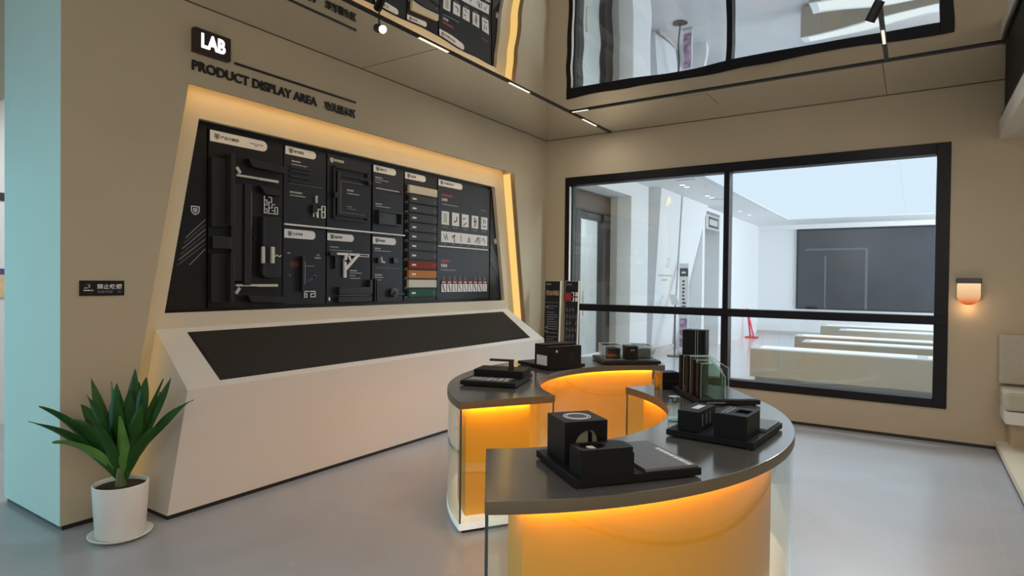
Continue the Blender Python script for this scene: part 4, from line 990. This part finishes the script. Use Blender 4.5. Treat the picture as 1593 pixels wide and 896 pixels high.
# glass entrance door with bronze frame
dr = bpy.data.objects.new('door_1', None); COL.objects.link(dr); dr.location = (-.3,1.8,0); struct(dr)
b = MB(); b.box(-.36,-.24,2.34,2.62,0,2.93); b.box(-.36,-.24,.3,2.34,2.62,2.93); b.box(-.36,-.24,1.34,1.50,0,2.62); b.build('door_frame', 'door', dr, bevel=.004)
MB().box(-.33,-.27,1.50,2.34,2.50,2.61).build('door_rail', 'door', dr, bevel=.003)
MB().box(-.33,-.27,1.50,2.34,.02,.30).build('door_rail', 'hallw', dr, bevel=.003)
MB().box(-.33,-.27,1.50,1.58,.30,2.50).build('door_stile', 'hallg', dr, bevel=.003)
MB().poly_prism([(-.30,1.58,.3),(-.30,2.34,.3),(-.30,2.34,2.5),(-.30,1.58,2.5)], (.008,0,0)).build('pane', 'glassw', dr)
MB().tube((-.235,1.60,.95), (-.235,1.60,1.35), .013).build('door_handle', 'silver', dr, smooth=True)
# what shows through that door: white porch with a dark window
w = MB(); w.box(-3.4, -3.2, .3, 6, 0, HZ); struct(w.build('wall_porch', 'hallw'))
b = MB(); b.box(-3.2,-3.17,2.35,3.05,0,2.35); struct(b.build('window_2', 'tv'))
# downlights, vents
DL = [(.80,2.20),(.73,3.45),(.73,3.70),(.73,5.0),(.73,5.3),(.67,6.6),(.67,7.95),(.67,8.9)]
for i, (x, y) in enumerate(DL):
    o_ = thing('downlight', (x,y,HZ), 'small round downlight in the strip of hall ceiling left of the light panel', 'downlight', 'downlights in the hall ceiling')
    MB().tube((x,y,HZ-.004), (x,y,HZ-.0005), .062, n=20).build('rim', 'hallg', o_)
    MB().tube((x,y,HZ-.007), (x,y,HZ-.004), .050, n=20).build('lens', 'down', o_)
for (x, y, lb) in ((.95,2.95,'thin dark air slot in the hall ceiling, nearer one'), (.80,5.6,'thin dark air slot in the hall ceiling, farther one')):
    tag(MB().box(x-.16, x+.16, y-.05, y+.05, HZ-.004, HZ-.0005).build('air_vent', 'hallg'), lb, 'air vent', 'air slots in the hall ceiling')
# sign box over the niche
t = thing('box_sign', (.2,7.3,2.75), 'framed grey sign box over the niche in the hall wall', 'sign')
MB().box(.12,.21,6.75,7.90,2.72,3.05).build('box', 'hallg', t, bevel=.004)
b = MB(); b.stroke([(7.0,2.79),(7.75,2.79),(7.75,2.98),(7.0,2.98)], .05, WL, .21, .215, True); b.build('frame_line', 'door', t)
# far screen
t = thing('wall_screen', (3.6,YF-.04,.8), 'large blue grey screen on the far wall of the hall', 'screen')
MB().box(1.27, 6.6, YF-.05, YF-.001, .77, 3.06).build('panel', 'tv', t)
b = MB(); b.box(1.27,6.6,YF-.07,YF-.05,3.02,3.06); b.box(1.27,1.31,YF-.07,YF-.05,.77,3.02); b.box(1.31,6.6,YF-.07,YF-.05,.77,.80); b.build('bezel', 'frame', t)
b = MB(); b.box(1.5,3.0,YF-.056,YF-.05,2.45,2.50); b.box(3.0,3.06,YF-.056,YF-.05,.8,2.5); b.box(2.0,2.04,YF-.056,YF-.05,.8,2.3); b.build('joint_lines', mat('screen_joint', (.10,.12,.14), .3, noise=.1), t)
struct(MB().box(.21, 9, YF-.02, YF-.001, 0, .10).build('baseboard_far', 'hallg'))
# low light-topped benches
BL = [(2.04,2.80,'nearest low beige bench with white top beyond the window'),(2.53,4.46,'second low bench with white top from the window'),(2.24,5.65,'third low bench with white top from the window'),
      (2.78,7.93,'fourth low bench with white top from the window'),(2.27,9.23,'farthest low bench with white top in the hall')]
for i, (x, y, lb) in enumerate(BL):
    t = thing('low_bench', (x+2,y+.25,0), lb, 'bench', 'low white topped benches in the hall')
    MB().box(x, x+4.4, y, y+.52, .06, .48).build('body', 'bench', t, bevel=.006)
    MB().box(x+.06, x+4.3, y+.08, y+.46, 0, .06).build('plinth', 'hallg', t)
    MB().box(x, x+4.4, y, y+.52, .481, .50).build('top_panel', 'hallw', t, bevel=.004)
    for a0_, a1_ in ((.12,2.15),(2.28,4.2)):
        MB().box(x+a0_, x+a1_, y+.07, y+.45, .50, .506).build('light_inset', emit_mat('bench_light', (.92,1,1), 1.1) if i == 0 and a0_ < 1 else bpy.data.materials['bench_light'], t, bevel=.002)
# roll-up banner, sign lectern, red post
t = thing('banner_stand', (.15,5.44,0), 'narrow white upright banner with a dark heading against the hall pylon', 'banner')
MB().box(.055,.245,5.43,5.46,.05,1.89).build('banner', 'hallw', t); MB().box(.045,.255,5.39,5.50,0,.05).build('foot', 'hallg', t)
MB().box(.065,.235,5.426,5.43,1.62,1.79).build('heading_block', 'tv', t)
b = MB(); rs = random.Random(4)
for k in range(9): b.box(.12, .16+rs.random()*.04, 5.427, 5.43, 1.50-k*.075, 1.54-k*.075)
b.build('characters', 'printdk', t)
MB().box(.10,.19,5.4245,5.426,1.68,1.72).build('heading_text', 'print_', t)
MB().box(.075,.225,5.426,5.43,.15,.75).build('picture', mat('mauve_picture', (.42,.28,.42), .5, noise=.7, nscale=12), t)
t = thing('sign_stand', (.12,5.0,0), 'slim black floor stand with a tilted white sign plate', 'sign stand')
MB().tube((.12,5.0,0), (.12,5.0,.02), .15, n=28).build('foot', 'door', t); MB().tube((.12,5.0,.02), (.12,5.0,1.08), .013).build('pole', 'door', t)
MB().hexa([(.06,4.96,1.04),(.23,4.96,1.04),(.23,4.98,1.04),(.06,4.98,1.04),(-.02,5.02,1.25),(.11,5.02,1.25),(.11,5.04,1.25),(-.02,5.04,1.25)]).build('sign_plate', 'hallw', t)
t = thing('red_post', (.42,10.4,0), 'thin red leaning post by the far left corner of the hall', 'post')
MB().tube((.42,10.4,.04), (.33,10.4,.80), .025).build('pole', 'redm', t); MB().tube((.50,10.4,.04), (.33,10.4,.80), .02).build('brace', 'redm', t)
MB().box(.30,.62,10.3,10.5,0,.04).build('foot', 'redm', t)
# lobby poster seen past the wall end
t = thing('wall_poster', (-3.48,-4.8,1.25), 'cream poster on the white lobby wall at the far left edge', 'poster')
MB().box(-3.5,-3.485,-5.2,-4.6,1.27,1.50).build('sheet', mat('cream_poster', (.75,.55,.32), .6, noise=.2, nscale=6), t)
MB().box(-3.5,-3.484,-5.2,-4.6,1.50,1.56).build('top_edge', mat('violet_edge', (.10,.07,.22), .5, noise=.1), t)
struct(MB().box(-3.5,-3.49,-6.4,0,2.24,2.32).build('trim_13', 'door'))
